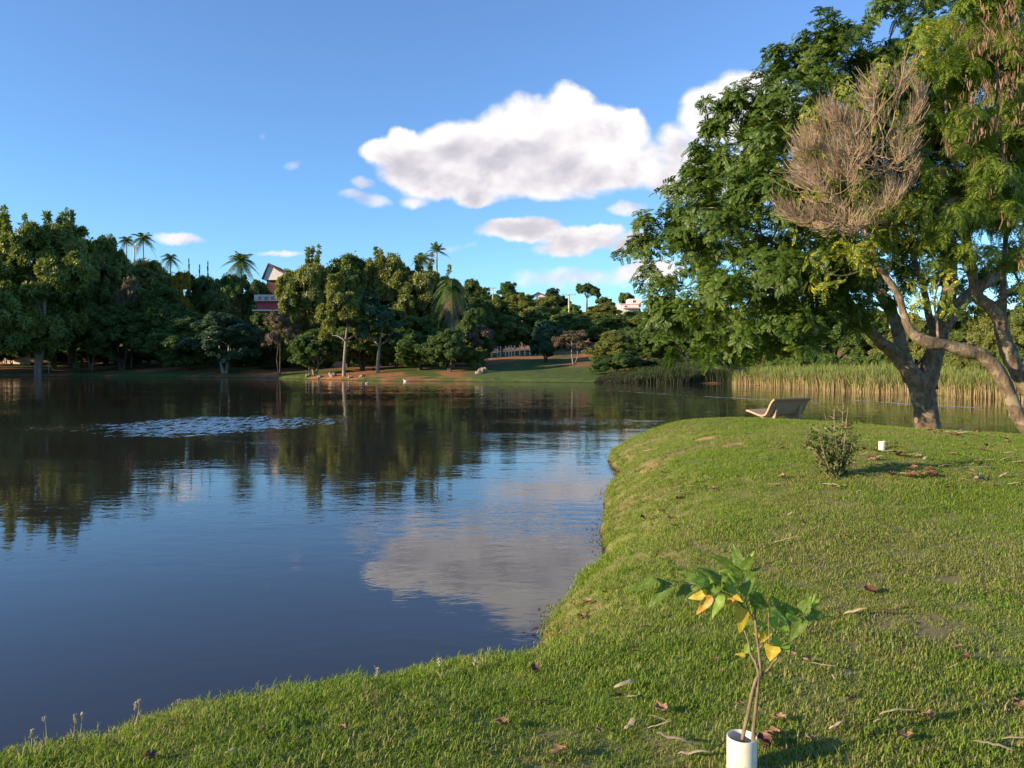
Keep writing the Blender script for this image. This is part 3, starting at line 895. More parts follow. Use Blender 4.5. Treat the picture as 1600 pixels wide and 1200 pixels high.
TREES = [  # style, foliage, px, distance, top row, width in px, label, bark
    ('forked', 'fol_mid', 58, 137, 328, 178, 'tall dark tree with a pale forked trunk on the left shore', 'bark_pale'),
    ('plume', 'fol_mid', -25, 150, 318, 150, 'tall tree cut by the left edge of the photo', 'bark_pale'),
    ('plume', 'fol_mid', 112, 156, 322, 110, 'tall tree with a thin shoot sticking up right of the pale forked trunk', 'bark_dark'),
    ('round', 'fol_mid', 165, 158, 362, 90, 'dark tree with upright shoots left of the two leaning palms', 'bark_dark'),
    ('twiggy', 'fol_mid', 142, 147, 470, 74, 'small tree with sunlit leaning stems on the lit strip of left bank', 'bark_pale'),
    ('round', 'fol_olive', 222, 170, 402, 150, 'olive crown right under the two leaning palms', 'bark_dark'),
    ('twiggy', 'fol_brown', 205, 151, 427, 56, 'greyish brown almost leafless tree on the left bank', 'bark_pale'),
    ('round', 'fol_dark', 258, 148, 442, 128, 'dark round tree just left of the yellow flowering crown', 'bark_dark'),
    ('round', 'fol_dark', 190, 146, 470, 110, 'dark low tree under the greyish brown crown', 'bark_dark'),
    ('round', 'fol_yellow', 286, 168, 421, 62, 'tree with bright yellow flowers near the left palms', 'bark_dark'),
    ('round', 'fol_dark', 325, 172, 428, 100, 'dark tree below the three thin pointed cypresses', 'bark_dark'),
    ('round', 'fol_blue', 352, 131, 487, 118, 'low bluish green dome of a tree in front of the red house', 'bark_pale'),
    ('round', 'fol_dark', 292, 138, 495, 110, 'low dark tree standing on the shore left of the bluish dome', 'bark_dark'),
    ('round', 'fol_dark', 362, 165, 425, 84, 'dark tree under the feathery palm left of the red house', 'bark_dark'),
    ('round', 'fol_dark', 120, 170, 420, 170, 'dark broad tree in the shade behind the pale forked trunk', 'bark_dark'),
    ('round', 'fol_dark', 30, 172, 410, 190, 'dark broad tree in the shade at the far left', 'bark_dark'),
    ('twiggy', 'fol_brown', 437, 124, 484, 76, 'brownish thin tree below and right of the red house', 'bark_dark'),
    ('plume', 'fol_olive', 486, 130, 382, 112, 'sunlit plumed tree just right of the white gabled house', 'bark_dark'),
    ('round', 'fol_mid', 545, 133, 392, 128, 'plumed tree behind the slim pale stem of the middle grove', 'bark_dark'),
    ('plume', 'fol_olive', 604, 136, 384, 126, 'plumed tree in the middle of the grove', 'bark_dark'),
    ('plume', 'fol_olive', 655, 134, 396, 112, 'plumed olive tree left of the tall thin palm', 'bark_dark'),
    ('slim', 'fol_olive', 537, 109, 425, 92, 'slim tree with a tall straight pale stem at the water', 'bark_pale'),
    ('slim', 'fol_blue', 590, 111, 452, 92, 'slim greyish green tree right of the tall straight stem', 'bark_pale'),
    ('round', 'fol_dark', 655, 112, 494, 106, 'dark low tree with many stems on the red bank', 'bark_dark'),
    ('round', 'fol_dark', 702, 107, 512, 74, 'dark low tree at the right end of the red bank', 'bark_dark'),
    ('round', 'fol_dark', 492, 116, 512, 84, 'dark low tree with thin pale stems at the water left of the straight stem', 'bark_pale'),
    ('round', 'fol_dark', 566, 118, 500, 96, 'dark low tree between the two slim trees', 'bark_dark'),
    ('round', 'fol_dark', 618, 120, 480, 90, 'dark tree behind the red bank of the grove', 'bark_dark'),
    ('round', 'fol_dark', 411, 140, 487, 64, 'dark crown hiding the foot of the red house', 'bark_dark'),
    ('round', 'fol_dark', 408, 166, 436, 76, 'dark crown between the white gable and the red wall', 'bark_dark'),
    ('round', 'fol_mid', 458, 140, 436, 60, 'green tree hiding the right side of the red house', 'bark_dark'),
    ('round', 'fol_dark', 700, 140, 430, 92, 'dark tree behind the palm with the hanging dead fronds', 'bark_dark'),
    ('round', 'fol_mid', 738, 150, 434, 90, 'rounded tree right of the palm with hanging dead fronds', 'bark_dark'),
    ('round', 'fol_dark', 742, 122, 480, 68, 'dark tree standing over the brown bush on the bank', 'bark_dark'),
    ('twiggy', 'fol_brown', 752, 118, 506, 66, 'brown leaved tree at the left end of the grass strip', 'bark_dark'),
    ('bush', 'fol_mid', 742, 112, 540, 54, 'green bush at the left end of the grass strip', 'bark_dark'),
    ('round', 'fol_dark', 797, 235, 439, 68, 'dark dome shaped tree on the skyline right of the left pole', 'bark_dark'),
    ('round', 'fol_mid', 750, 215, 447, 60, 'small tree on the skyline left of the left pole', 'bark_dark'),
    ('umbrella', 'fol_dark', 916, 240, 442, 50, 'flat topped tree on the skyline right of the cross armed pole', 'bark_dark'),
    ('round', 'fol_blue', 866, 250, 449, 54, 'bluish tree on the skyline left of the cross armed pole', 'bark_dark'),
    ('round', 'fol_mid', 944, 255, 462, 42, 'small round tree on the skyline between the flat topped tree and the pink house', 'bark_dark'),
    ('round', 'fol_mid', 978, 270, 455, 50, 'tree on the skyline behind the pink white house', 'bark_dark'),
    ('round', 'fol_olive', 812, 190, 458, 100, 'sunlit olive crown on the hill under the left pole', 'bark_dark'),
    ('round', 'fol_olive', 862, 200, 462, 80, 'sunlit olive crown on the hill below the small hill house', 'bark_dark'),
    ('round', 'fol_light', 893, 180, 473, 62, 'bright yellowish crown on the hill under the cross armed pole', 'bark_dark'),
    ('round', 'fol_olive', 942, 195, 474, 90, 'olive crown on the hill left of the pink white house', 'bark_dark'),
    ('round', 'fol_mid', 988, 178, 485, 90, 'green crown on the hill under the pink white house', 'bark_dark'),
    ('round', 'fol_mid', 782, 150, 466, 90, 'green tree rising behind the white fence posts', 'bark_dark'),
    ('round', 'fol_dark', 835, 152, 484, 84, 'dark tree above the white fence posts', 'bark_dark'),
    ('round', 'fol_dark', 892, 150, 488, 84, 'dark tree behind the small brown tree', 'bark_dark'),
    ('round', 'fol_dark', 948, 148, 490, 92, 'dark tree behind the round yellow green tree', 'bark_dark'),
    ('round', 'fol_blue', 853, 124, 498, 66, 'bluish green tree with a short dark trunk on the red earth', 'bark_dark'),
    ('twiggy', 'fol_brown', 897, 115, 514, 82, 'small brownish tree with two pale trunks on the red earth', 'bark_pale'),
    ('round', 'fol_olive', 962, 108, 514, 84, 'round yellow green tree at the end of the red earth', 'bark_dark'),
    ('bush', 'fol_dark', 965, 99, 552, 92, 'dark bush hanging over the water left of the shaded reeds', 'bark_dark'),
    ('round', 'fol_dark', 1015, 118, 497, 92, 'dark tree behind the left end of the shaded reeds', 'bark_dark'),
    ('round', 'fol_mid', 1048, 150, 478, 92, 'tree behind the outermost left branches of the big tree', 'bark_dark'),
    ('round', 'fol_dark', 1075, 112, 480, 104, 'dark tree behind the middle of the shaded reeds', 'bark_dark'),
    ('round', 'fol_dark', 1132, 108, 480, 104, 'dark tree behind the place where the reeds turn golden', 'bark_dark'),
    ('round', 'fol_dark', 1190, 110, 466, 110, 'dark tree seen under the left half of the big crown', 'bark_dark'),
    ('round', 'fol_mid', 1246, 104, 462, 104, 'tree over the golden reeds above the bench', 'bark_dark'),
    ('round', 'fol_dark', 1300, 98, 466, 110, 'dark tree over the golden reeds right of the bench', 'bark_dark'),
    ('round', 'fol_mid', 1362, 92, 478, 104, 'tree over the golden reeds left of the forked trunk', 'bark_dark'),
    ('round', 'fol_olive', 1425, 88, 486, 104, 'tree over the golden reeds seen through the fork', 'bark_dark'),
    ('round', 'fol_mid', 1492, 84, 484, 112, 'tree over the golden reeds right of the forked trunk', 'bark_dark'),
    ('round', 'fol_olive', 1556, 80, 470, 112, 'tree over the golden reeds between the two leaning limbs', 'bark_dark'),
    ('round', 'fol_mid', 1628, 78, 455, 130, 'tree over the golden reeds cut by the right edge', 'bark_dark'),
]
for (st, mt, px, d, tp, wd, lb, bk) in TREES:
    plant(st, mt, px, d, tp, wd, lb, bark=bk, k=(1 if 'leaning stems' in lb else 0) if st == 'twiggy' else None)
BUSHES = [(1182, 92, 548, 'pale'), (1225, 86, 552, 'wide'), (1262, 80, 544, 'bright'), (1300, 76, 552, 'low'), (1340, 72, 546, 'rounded'),
          (1384, 70, 552, 'loose'), (1500, 62, 548, 'dense'), (1545, 60, 544, 'tall'), (1592, 58, 540, 'leafy')]
where = ['behind the first golden reeds', 'behind the reeds just left of the bench', 'behind the reeds above the bench', 'behind the reeds right of the bench',
         'behind the reeds midway to the forked trunk', 'behind the reeds next to the forked trunk', 'behind the reeds right of the forked trunk',
         'behind the reeds under the long leaning limb', 'behind the reeds at the right edge']
for (px, d, tp, w_), wh in zip(BUSHES, where):
    plant('bush', 'fol_light' if px % 3 else 'fol_olive', px, d, tp, 62, '%s light green bush %s' % (w_, wh), 'bush', group='bushes behind the golden reeds')
UNDER = [(18, 158, 540, 'at the left edge behind the pale forked trunk'), (75, 162, 542, 'right behind the pale forked trunk'), (128, 166, 545, 'behind the lit leaning stems'),
         (180, 160, 545, 'right of the lit leaning stems'), (232, 158, 548, 'under the greyish brown tree'), (285, 154, 548, 'under the yellow flowering tree'),
         (335, 150, 548, 'behind the stems of the low bluish dome'), (385, 146, 550, 'below the feathery palm'), (440, 142, 545, 'behind the brownish thin tree'),
         (490, 138, 545, 'under the plumed tree next to the gabled house'), (545, 134, 545, 'behind the tall straight pale stem'), (600, 128, 548, 'behind the second slim stem'),
         (650, 126, 548, 'on the red bank behind the many stemmed tree'), (700, 122, 548, 'under the palm with dead fronds'), (1010, 104, 560, 'at the left end of the shaded reeds'),
         (1060, 102, 556, 'behind the middle of the shaded reeds'), (1110, 99, 552, 'behind the right end of the shaded reeds')]
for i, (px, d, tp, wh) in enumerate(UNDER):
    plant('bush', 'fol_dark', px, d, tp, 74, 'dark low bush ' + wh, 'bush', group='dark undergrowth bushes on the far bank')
for i, (px, d, tp) in enumerate(((84, 146, 545), (118, 145, 550), (120, 143, 558))):
    plant('bush', 'fol_light', px, d, tp, 9, ['sunlit little bush left of the leaning stems, uppermost of three', 'middle one of three sunlit little bushes on the left bank',
          'lowest of three sunlit little bushes on the left bank'][i], 'bush', group='small sunlit bushes on the left bank')
for px, tp, w_ in ((297, 403, 'left'), (313, 412, 'middle'), (326, 407, 'right')):
    plant('cone', 'fol_dark', px, 190, tp, 6, 'thin pointed cypress on the skyline, %s one of three' % w_, 'cypress', group='thin cypresses on the left skyline')

palm(200, 178, 368, 16, 'left one of two leaning palms on the left skyline', mat='fol_dark')
palm(226, 172, 362, 21, 'right one of two leaning palms on the left skyline', mat='fol_dark', el0=-.5)
palm(268, 176, 394, 18, 'bushy low palm between the leaning palms and the cypresses', mat='fol_dark', el0=-.6)
palm(378, 168, 393, 27, 'feathery palm left of the white gabled house', mat='fol_mid', el0=-.9, nf=26)
palm(683, 160, 382, 18, 'tall palm with a thin bare stem above the middle grove', el0=-.1, dro=.5, mat='fol_dark', nf=16)
palm(661, 158, 394, 20, 'lower dark palm left of the tall thin stemmed palm', el0=-.4, mat='fol_dark')
palm(706, 116, 428, 31, 'broad drooping palm with a skirt of dead fronds', skirt=True, dro=1.35, trunk_r=.3, el0=-.6, nf=34, mat='fol_dark')


# ------------------------------------------------------------------ reeds
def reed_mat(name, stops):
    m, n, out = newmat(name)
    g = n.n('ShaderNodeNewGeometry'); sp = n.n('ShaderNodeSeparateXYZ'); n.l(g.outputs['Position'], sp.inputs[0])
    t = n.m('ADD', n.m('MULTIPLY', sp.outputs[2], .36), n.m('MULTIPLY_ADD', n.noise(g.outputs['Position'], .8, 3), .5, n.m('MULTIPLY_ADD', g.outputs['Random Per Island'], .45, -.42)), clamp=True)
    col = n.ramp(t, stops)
    p = principled(n, col, .6, .25)
    tr = n.n('ShaderNodeBsdfTranslucent'); n.l(n.mix(1.0, col, (1.4, 1.4, .8), 'MULTIPLY'), tr.inputs[0])
    mx = n.n('ShaderNodeMixShader'); mx.inputs[0].default_value = .3
    n.l(p.outputs[0], mx.inputs[1]); n.l(tr.outputs[0], mx.inputs[2]); n.l(mx.outputs[0], out.inputs[0])
    return m


def reeds(name, x_from, x_to, depth, hgt, n, mat, label):
    g = np.random.default_rng(5)
    pts = [(q[0], q[1]) for q in FAR]
    seg = [(FAR[i], FAR[i + 1]) for i in range(len(FAR) - 1) if x_from <= (FAR[i][0] + FAR[i + 1][0]) / 2 <= x_to and 25 < FAR[i][1] < 100 and FAR[i + 1][1] < 100]
    Ls = np.array([np.linalg.norm(b - a) for a, b in seg]); w = g.choice(len(seg), n, p=Ls / Ls.sum())
    A = np.array([s[0] for s in seg]); B = np.array([s[1] for s in seg])
    t = g.random(n)[:, None]; p = A[w] * (1 - t) + B[w] * t
    nr = np.stack([-(B - A)[:, 1], (B - A)[:, 0]], -1); nr /= np.linalg.norm(nr, axis=1)[:, None]
    p = p + nr[w] * (g.random(n) ** 1.5 * depth - .5 + .9 * wob(p[:, 0], p[:, 1], .55))[:, None]
    z = np.maximum(height(p[:, 0], p[:, 1]), -.25)
    H = hgt * (g.uniform(.50, 1.05, n) + .14 * wob(p[:, 0], p[:, 1], .7) + .14 * wob(p[:, 0], p[:, 1], 2.3, 4))
    H = H * np.where(p[:, 0] < 25, np.clip((p[:, 0] - 9.5) / 9, .25, 1), 1)
    yaw = g.uniform(0, 6.28, n); wd = g.uniform(.018, .04, n)
    lean = g.uniform(.02, .45, n) * H
    sx = np.stack([-np.sin(yaw), np.cos(yaw), 0 * yaw], -1) * wd[:, None]; dx = np.stack([np.cos(yaw), np.sin(yaw), 0 * yaw], -1)
    b = np.stack([p[:, 0], p[:, 1], z], -1)
    m1 = b + dx * (lean * .25)[:, None]; m1[:, 2] += H * .6
    m2 = b + dx * lean[:, None]; m2[:, 2] += H * np.where(g.random(n) < .3, .82, 1.0)
    V = np.stack([b - sx, b + sx, m1 + sx, m1 - sx, m2 + sx * .25, m2 - sx * .25], 1).reshape(-1, 3)
    i = np.arange(n)[:, None] * 6
    Q = np.concatenate([i + np.array([[0, 1, 2, 3]]), i + np.array([[3, 2, 4, 5]])])
    o = obj(name, mesh(name, V, Q), mat); tag(o, label, 'reeds', kind='stuff')


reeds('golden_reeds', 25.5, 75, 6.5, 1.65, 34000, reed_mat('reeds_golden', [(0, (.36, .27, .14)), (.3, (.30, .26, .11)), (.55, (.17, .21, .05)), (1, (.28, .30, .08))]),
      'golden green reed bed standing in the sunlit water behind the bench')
reeds('shaded_reeds', 11, 25.4, 7, 1.45, 14000, reed_mat('reeds_painted_shade', [(0, (.05, .05, .03)), (.5, (.05, .07, .025)), (1, (.08, .10, .035))]),  # shaded twin of the reed material: shade is put into the colour
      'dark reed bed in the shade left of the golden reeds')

# ------------------------------------------------------------------ the near trees
def pinnate(g, L, pairs, ll, lw, arch=.35, el=.5, az=0.0, feather=False):
    """one compound leaf: rib out and arching down, leaflets in pairs"""
    Vs, Qs = [], []
    d = np.array([math.cos(az), math.sin(az), 0]); s = np.array([-math.sin(az), math.cos(az), 0]); up = np.array([0, 0, 1.0])
    def at(t): return d * (L * t * math.cos(el)) + up * (L * t * math.sin(el) - arch * L * t * t)
    for i in range(pairs):
        t = .18 + .8 * (i + .5) / pairs
        c = at(t); tg = at(t + .02) - at(t - .02); tg /= np.linalg.norm(tg)
        l = ll * (.65 + .35 * math.sin(math.pi * min(1, t * 1.05))) * g.uniform(.9, 1.1)
        for sg in (-1, 1):
            dr = s * sg * .82 + tg * .45 - up * g.uniform(.0, .35); dr /= np.linalg.norm(dr)
            w = np.cross(dr, np.cross(tg, dr)); w = tg - dr * (tg @ dr); w /= np.linalg.norm(w)
            n0 = len(Vs)
            Vs += [c, c + dr * l * .5 + w * lw, c + dr * l, c + dr * l * .5 - w * lw]
            Qs.append([n0, n0 + 1, n0 + 2, n0 + 3])
    c = at(.1); e = at(1.0); n0 = len(Vs)
    Vs += [at(0) - s * .003, at(0) + s * .003, at(.6) + s * .003, at(.6) - s * .003]; Qs.append([n0, n0 + 1, n0 + 2, n0 + 3])
    return Vs, Qs


def rosette(seed, n, L, pairs, ll, lw, arch, el):
    g = np.random.default_rng(seed); V, Q = [], []
    for i in range(n):
        a, b = pinnate(g, L * g.uniform(.7, 1.1), pairs, ll, lw, arch * g.uniform(.7, 1.4), el * g.uniform(.4, 1.4), i * 6.283 / n + g.uniform(-.4, .4))
        Q += [[q + len(V) for q in f] for f in b]; V += a
    return np.array(V), np.array(Q)


def lobe_points(lobes, d0, g, dens, back=None, outward=.5):
    pp, dd = [], []
    for lb in lobes:
        px, py, r = lb[:3]; dz = lb[3] if len(lb) > 3 else 0
        d = d0 + dz; c = P(px, py, d); R = r / F * d
        n = int(dens * R * R * (lb[4] if len(lb) > 4 else 1))
        nc = max(5, int(9 * R)); cd = rand_dirs(nc, g); cd[:, 2] = np.where(cd[:, 2] < -.35, -cd[:, 2], cd[:, 2])
        cp = cd * R * g.uniform(.45, .95, nc)[:, None]; cr = R * g.uniform(.25, .5, nc)
        w = g.integers(0, nc, n); ld = rand_dirs(n, g)
        q = cp[w] + ld * (cr[w] * g.random(n) ** .35)[:, None]
        pp.append(q + c); dd.append(ld * .4 + cd[w] * .6 + np.array([0, 0, .45]))
    return np.concatenate(pp), np.concatenate(dd)


def px_path(pts, d0):
    """[(px, py, width_px, depth offset)] -> points, radii"""
    p = np.array([P(a[0], a[1], d0 + (a[3] if len(a) > 3 else 0)) for a in pts])
    r = np.array([.84 * a[2] / 2 / F * (d0 + (a[3] if len(a) > 3 else 0)) for a in pts])
    return p, r


def limb_to(mb, segs, e, g, r_end=.012, k=.45):
    """a branch from the nearest point of the given skeleton to e"""
    best = min(((np.linalg.norm(p - e) + max(0, p[2] - e[2]) * 1.2, i, j) for i, (P_, R_) in enumerate(segs) for j, p in enumerate(P_)))
    p = segs[best[1]][0][best[2]]; r = min(segs[best[1]][1][best[2]] * k, .07)
    m = (p + e) / 2 + np.array([g.uniform(-.2, .2), g.uniform(-.2, .2), g.uniform(.0, .4)])
    pts, rad = catmull(np.array([p, m, e]), np.array([r, r * .6, r_end]), 5)
    mb.tube(pts, rad, 6, rough=.05, cap=False)
    return pts, rad


def tree_a():
    g = np.random.default_rng(21); d0 = 20.0
    base = P(1449, 668, d0); base[2] = gz(base[0], base[1])
    root = empty('shade_tree', tuple(base)); tag(root, 'big dark green tree with a forked mottled trunk near the bench', 'tree')
    mb = MB(); skel = []
    stems = [
        [(1450, 682, 50), (1449, 664, 42), (1445, 632, 40), (1440, 604, 46), (1436, 592, 40)],
        [(1437, 600, 38), (1412, 568, 30), (1390, 545, 24), (1375, 534, 21, -.1), (1345, 500, 17, -.3), (1315, 455, 13, -.7), (1262, 410, 9, -1.3), (1190, 370, 6, -1.8)],
        [(1418, 575, 24), (1408, 540, 24, .2), (1398, 500, 22, .5), (1382, 468, 20, .8), (1352, 420, 15, 1.2), (1320, 350, 11, 1.2), (1290, 250, 8, 1), (1280, 150, 5, .6)],
        [(1446, 604, 38), (1458, 560, 33, .1), (1468, 520, 31, .3), (1478, 480, 27, .6), (1485, 430, 22, .9), (1480, 360, 17, 1.4), (1450, 260, 12, 1.8), (1420, 150, 8, 1.8), (1390, 60, 5, 1.5)],
        [(1472, 515, 26, .3), (1498, 478, 25, .3), (1522, 455, 22, .6), (1560, 430, 16, 1.2), (1610, 390, 11, 2.0)],
        [(1466, 532, 16, .5), (1452, 495, 14, 1.2), (1440, 440, 11, 2.2), (1410, 350, 8, 3.2)],
        [(1385, 480, 7, .6), (1350, 470, 5, 0), (1300, 462, 4, -1), (1240, 450, 3, -1.8)],
    ]
    for i, s in enumerate(stems):
        p, r = px_path(s, d0); p, r = catmull(p, r, 5)
        mb.tube(p - base, r, 14 if i < 5 else 8, seed=i, rough=.055); skel.append((p, r))
    lobes = [(1285, 82, 52, 0), (1228, 118, 46, 0), (1335, 62, 42, .5), (1392, 30, 42, 1, .55), (1420, 75, 40, 1.3), (1165, 185, 52, 0), (1235, 190, 75, -1), (1318, 140, 75, 0),
             (1392, 120, 60, 1), (1158, 262, 60, -.5), (1250, 270, 85, -1.5), (1128, 215, 32, 0), (1122, 262, 28, 0, .7), (1088, 325, 52, -.5), (1045, 362, 40, 0), (1002, 398, 30, 0), (1058, 412, 50, -1), (1032, 455, 32, -.5, .8),
             (1062, 490, 48, -.6), (1050, 535, 28, -.5, .7), (1130, 385, 78, -2), (1128, 480, 66, -2), (1170, 535, 42, -1.8), (1205, 548, 26, -2, .8), (1200, 330, 80, -2.4), (1215, 430, 78, -2.6), (1232, 512, 46, -2.2),
             (1290, 330, 80, -1.5), (1300, 420, 70, -2, .8), (1300, 480, 32, -2, .6), (1360, 250, 90, 1.5), (1440, 180, 90, 2.5), (1500, 90, 90, 2.5), (1530, 230, 100, 3), (1590, 330, 80, 3), (1400, 350, 70, 2.5, .6),
             (1560, 420, 46, 3, .55), (1470, 340, 60, 2.6, .6), (1320, 250, 60, 2), (1376, 420, 26, 1.5, .5), (1600, 480, 44, 3, .5), (1390, 5, 26, 1, .5), (1440, -5, 40, 1.5, .6), (1545, 490, 30, 2.5, .5), (1345, 455, 28, -1.2, .5), (1185, 470, 60, -1, 1), (1260, 470, 50, -1, 1), (1330, 430, 55, 1.5, .9), (1270, 380, 70, 1, 1), (1150, 555, 26, -2, 1), (1205, 520, 46, -.5, .9), (1390, 300, 70, 3, .9), (1450, 270, 80, 3.5, .9), (1520, 330, 80, 3.5, .9), (1110, 548, 28, -1, .8), (1550, 120, 100, 3.5, .8), (1400, 400, 36, 3, .8), (1505, 420, 30, 3.5, .7), (1300, 500, 46, -1.6, 1), (1340, 505, 34, -1, .9), (1372, 478, 30, -.4, .8), (1278, 545, 34, -1.8, 1), (1330, 450, 50, -1, 1), (1240, 556, 26, -2, 1), (1110, 562, 20, -1.5, 1), (1172, 568, 20, -2, 1), (1060, 560, 18, -.8, .8), (1015, 440, 28, 0, .8), (1022, 500, 30, 0, .8), (1108, 172, 24, 0, .9), (1098, 240, 26, 0, .9), (1085, 285, 32, 0, .9), (1010, 360, 26, 0, .9), (978, 405, 20, 0, .9), (1400, 440, 40, 4, .9), (1440, 400, 45, 4, .9), (1462, 452, 32, 4, .8), (1372, 440, 30, 3.5, .9), (1540, 440, 40, 4.5, .8), (1440, 350, 50, 4, .9),
             # the far side of the crown
             (1250, 230, 110, 4, .6), (1180, 330, 95, 4, .6), (1120, 430, 85, 3.5, .6), (1250, 430, 95, 4, .5), (1340, 330, 90, 5, .5), (1420, 220, 90, 5.5, .5), (1180, 500, 50, 4, .6)]
    for (px, py, r, *o) in [l for l in lobes if l[2] > 30]:
        limb_e = P(px, py, d0 + (o[0] if o else 0))
        q, rr = limb_to(mb, skel, limb_e, g)
        mb.V[-1] = mb.V[-1] - base
        if r > 60: skel.append((q, rr))
    t = obj('trunk', mb.mesh('trunk', True), M['bark_near'], root)
    ros = [rosette(60 + k, 4 + k % 3, .34, 9, .080, .017, .45, .65) for k in range(8)]
    pos, dr = lobe_points(lobes, d0, g, 138)
    V, Q, _ = scatter(ros, pos, dr + rand_dirs(len(pos), g) * .45, g.uniform(.5, 1.25, len(pos)), g, droop=.22)
    obj('crown', mesh('crown', V - base, Q), M['near_a'], root)
    # twigs that carry the rosettes
    return root


def tree_b():
    g = np.random.default_rng(22); d0 = 15.5
    base = P(1655, 720, 15.0); base[2] = gz(base[0], base[1])
    root = empty('leaning_tree', tuple(base)); tag(root, 'leaning tree with a dome of bare brown twigs over one long curved limb', 'tree')
    mb = MB(); skel = []
    stems = [
        [(1662, 735, 34, -.5), (1640, 700, 32, -.3), (1598, 662, 29), (1566, 590, 28), (1535, 556, 27, 0), (1510, 549, 31), (1478, 539, 23), (1448, 534, 28), (1424, 518, 19), (1412, 490, 15),
         (1404, 462, 14), (1384, 432, 13), (1368, 412, 10), (1357, 385, 9), (1352, 347, 8), (1349, 330, 5)],
        [(1368, 412, 6), (1340, 425, 5, -.1), (1305, 430, 3.5, -.2), (1265, 402, 2.5, -.3)],
        [(1466, 530, 7), (1464, 500, 5), (1460, 470, 4, .1), (1470, 430, 3, .2)],
        [(1510, 300, 14, .5), (1478, 318, 12, .4), (1440, 322, 12, .3), (1405, 318, 9, .2), (1385, 290, 8, .1), (1372, 262, 6), (1360, 230, 4)],
        [(1440, 322, 9, .3), (1410, 345, 6, .2), (1370, 352, 5, .1), (1330, 340, 4)],
        [(1386, 434, 5, 0), (1395, 400, 4), (1392, 360, 3, .1), (1400, 330, 2)],
    ]
    for i, s in enumerate(stems):
        p, r = px_path(s, d0); p, r = catmull(p, r, 5)
        r = r * .86
        mb.tube(p - base, r, 12 if i == 0 else 7, seed=i + 5, rough=.06); skel.append((p, r))
    obj('trunk', mb.mesh('trunk', True), M['bark_limb'], root)
    tw = MB()
    poly = [(1207, 325), (1222, 280), (1240, 240), (1262, 205), (1290, 170), (1325, 135), (1370, 112), (1415, 92), (1447, 105), (1455, 150), (1448, 210), (1440, 265), (1420, 300), (1380, 345), (1330, 372), (1270, 362), (1225, 350)]
    cx, cy = 1375, 315
    orig = [P(1350, 340, d0), P(1352, 352, d0), P(1372, 262, d0), P(1385, 290, d0 + .1), P(1405, 318, d0 + .2), P(1360, 240, d0), P(1330, 340, d0), P(1440, 320, d0 + .3)]
    arms = []
    def inside(f0, f1):
        k = g.random() * len(poly); a, b = poly[int(k)], poly[(int(k) + 1) % len(poly)]; t = k - int(k)
        q = (a[0] * (1 - t) + b[0] * t, a[1] * (1 - t) + b[1] * t); f = math.sqrt(g.uniform(f0 * f0, f1 * f1))
        return cx + (q[0] - cx) * f, cy + (q[1] - cy) * f, f
    for i in range(72):         # the branching arms of the dead dome
        tx, ty, f = inside(.30, .92)
        if i % 6 == 0: tx, ty, f = g.uniform(1250, 1330), g.uniform(175, 270), .8
        e = P(tx, ty, d0 + g.uniform(-1.5, 1.2) * math.sqrt(max(0, 1.1 - f * f)))
        o_ = min(orig, key=lambda z: np.linalg.norm(z - e) + g.random() * .5)
        L = np.linalg.norm(e - o_); mid = (o_ + e) / 2 + np.array([0, 0, -.10 * L]) + g.uniform(-.12, .12, 3)
        pts, rad = catmull(np.array([o_, mid, e]), np.array([.016, .011, .006]), 7)
        pts[1:-1] += g.normal(size=(len(pts) - 2, 3)) * .012
        tw.tube(pts - base, rad, 5, cap=False); arms.append(pts)
    A_ = np.concatenate(arms)
    for i in range(1350):       # twigs, each forked once or twice
        tx, ty, f = inside(.12, 1.0)
        if i % 4 == 0: tx, ty, f = g.uniform(1235, 1345), g.uniform(165, 290), .8
        if ty < 440 - .95 * (tx - 1000) + 0 and i % 4 == 0 and tx < 1260: continue
        e = P(tx, ty, d0 + g.uniform(-1.5, 1.2) * math.sqrt(max(0, 1.05 - f * f)))
        dist = np.linalg.norm(A_ - e, axis=1) + .5 * np.clip(A_[:, 2] - e[2], 0, 9); o_ = A_[int(np.argmin(dist))]
        L = np.linalg.norm(e - o_)
        if L > 1.1: e = o_ + (e - o_) * 1.1 / L; L = 1.1
        out = (e - o_) * .8 + (e - P(1400, 345, d0)) * .15; e = o_ + out / np.linalg.norm(out) * L; out = e - o_; mid = (o_ + e) / 2 + np.array([0, 0, -.12 * L]) + g.uniform(-.03, .03, 3)
        pts, rad = catmull(np.array([o_, mid, e]), np.array([.0075, .0055, .0032]) * g.uniform(.7, 1.15), 4)
        tw.tube(pts - base, rad, 3, cap=False)
        for j in range(3):
            p = pts[int(g.uniform(.3, .95) * (len(pts) - 1))]; l = g.uniform(.12, .34)
            dv = out / (L + 1e-6) * .5 + rand_dirs(1, g)[0] * .32 + np.array([0, 0, .40]); dv /= np.linalg.norm(dv)
            w1 = p + dv * l * .6 + g.uniform(-.015, .015, 3)
            tw.tube(np.array([p, w1, w1 + dv * l * .4 + np.array([0, 0, l * .18])]) - base, [.0052, .0042, .0028], 3, cap=False)
    obj('bare_twigs', tw.mesh('bare_twigs'), M['twig'], root)
    ros = [rosette(80 + k, 3, .27, 6, .062, .017, .6, .3) for k in range(3)]
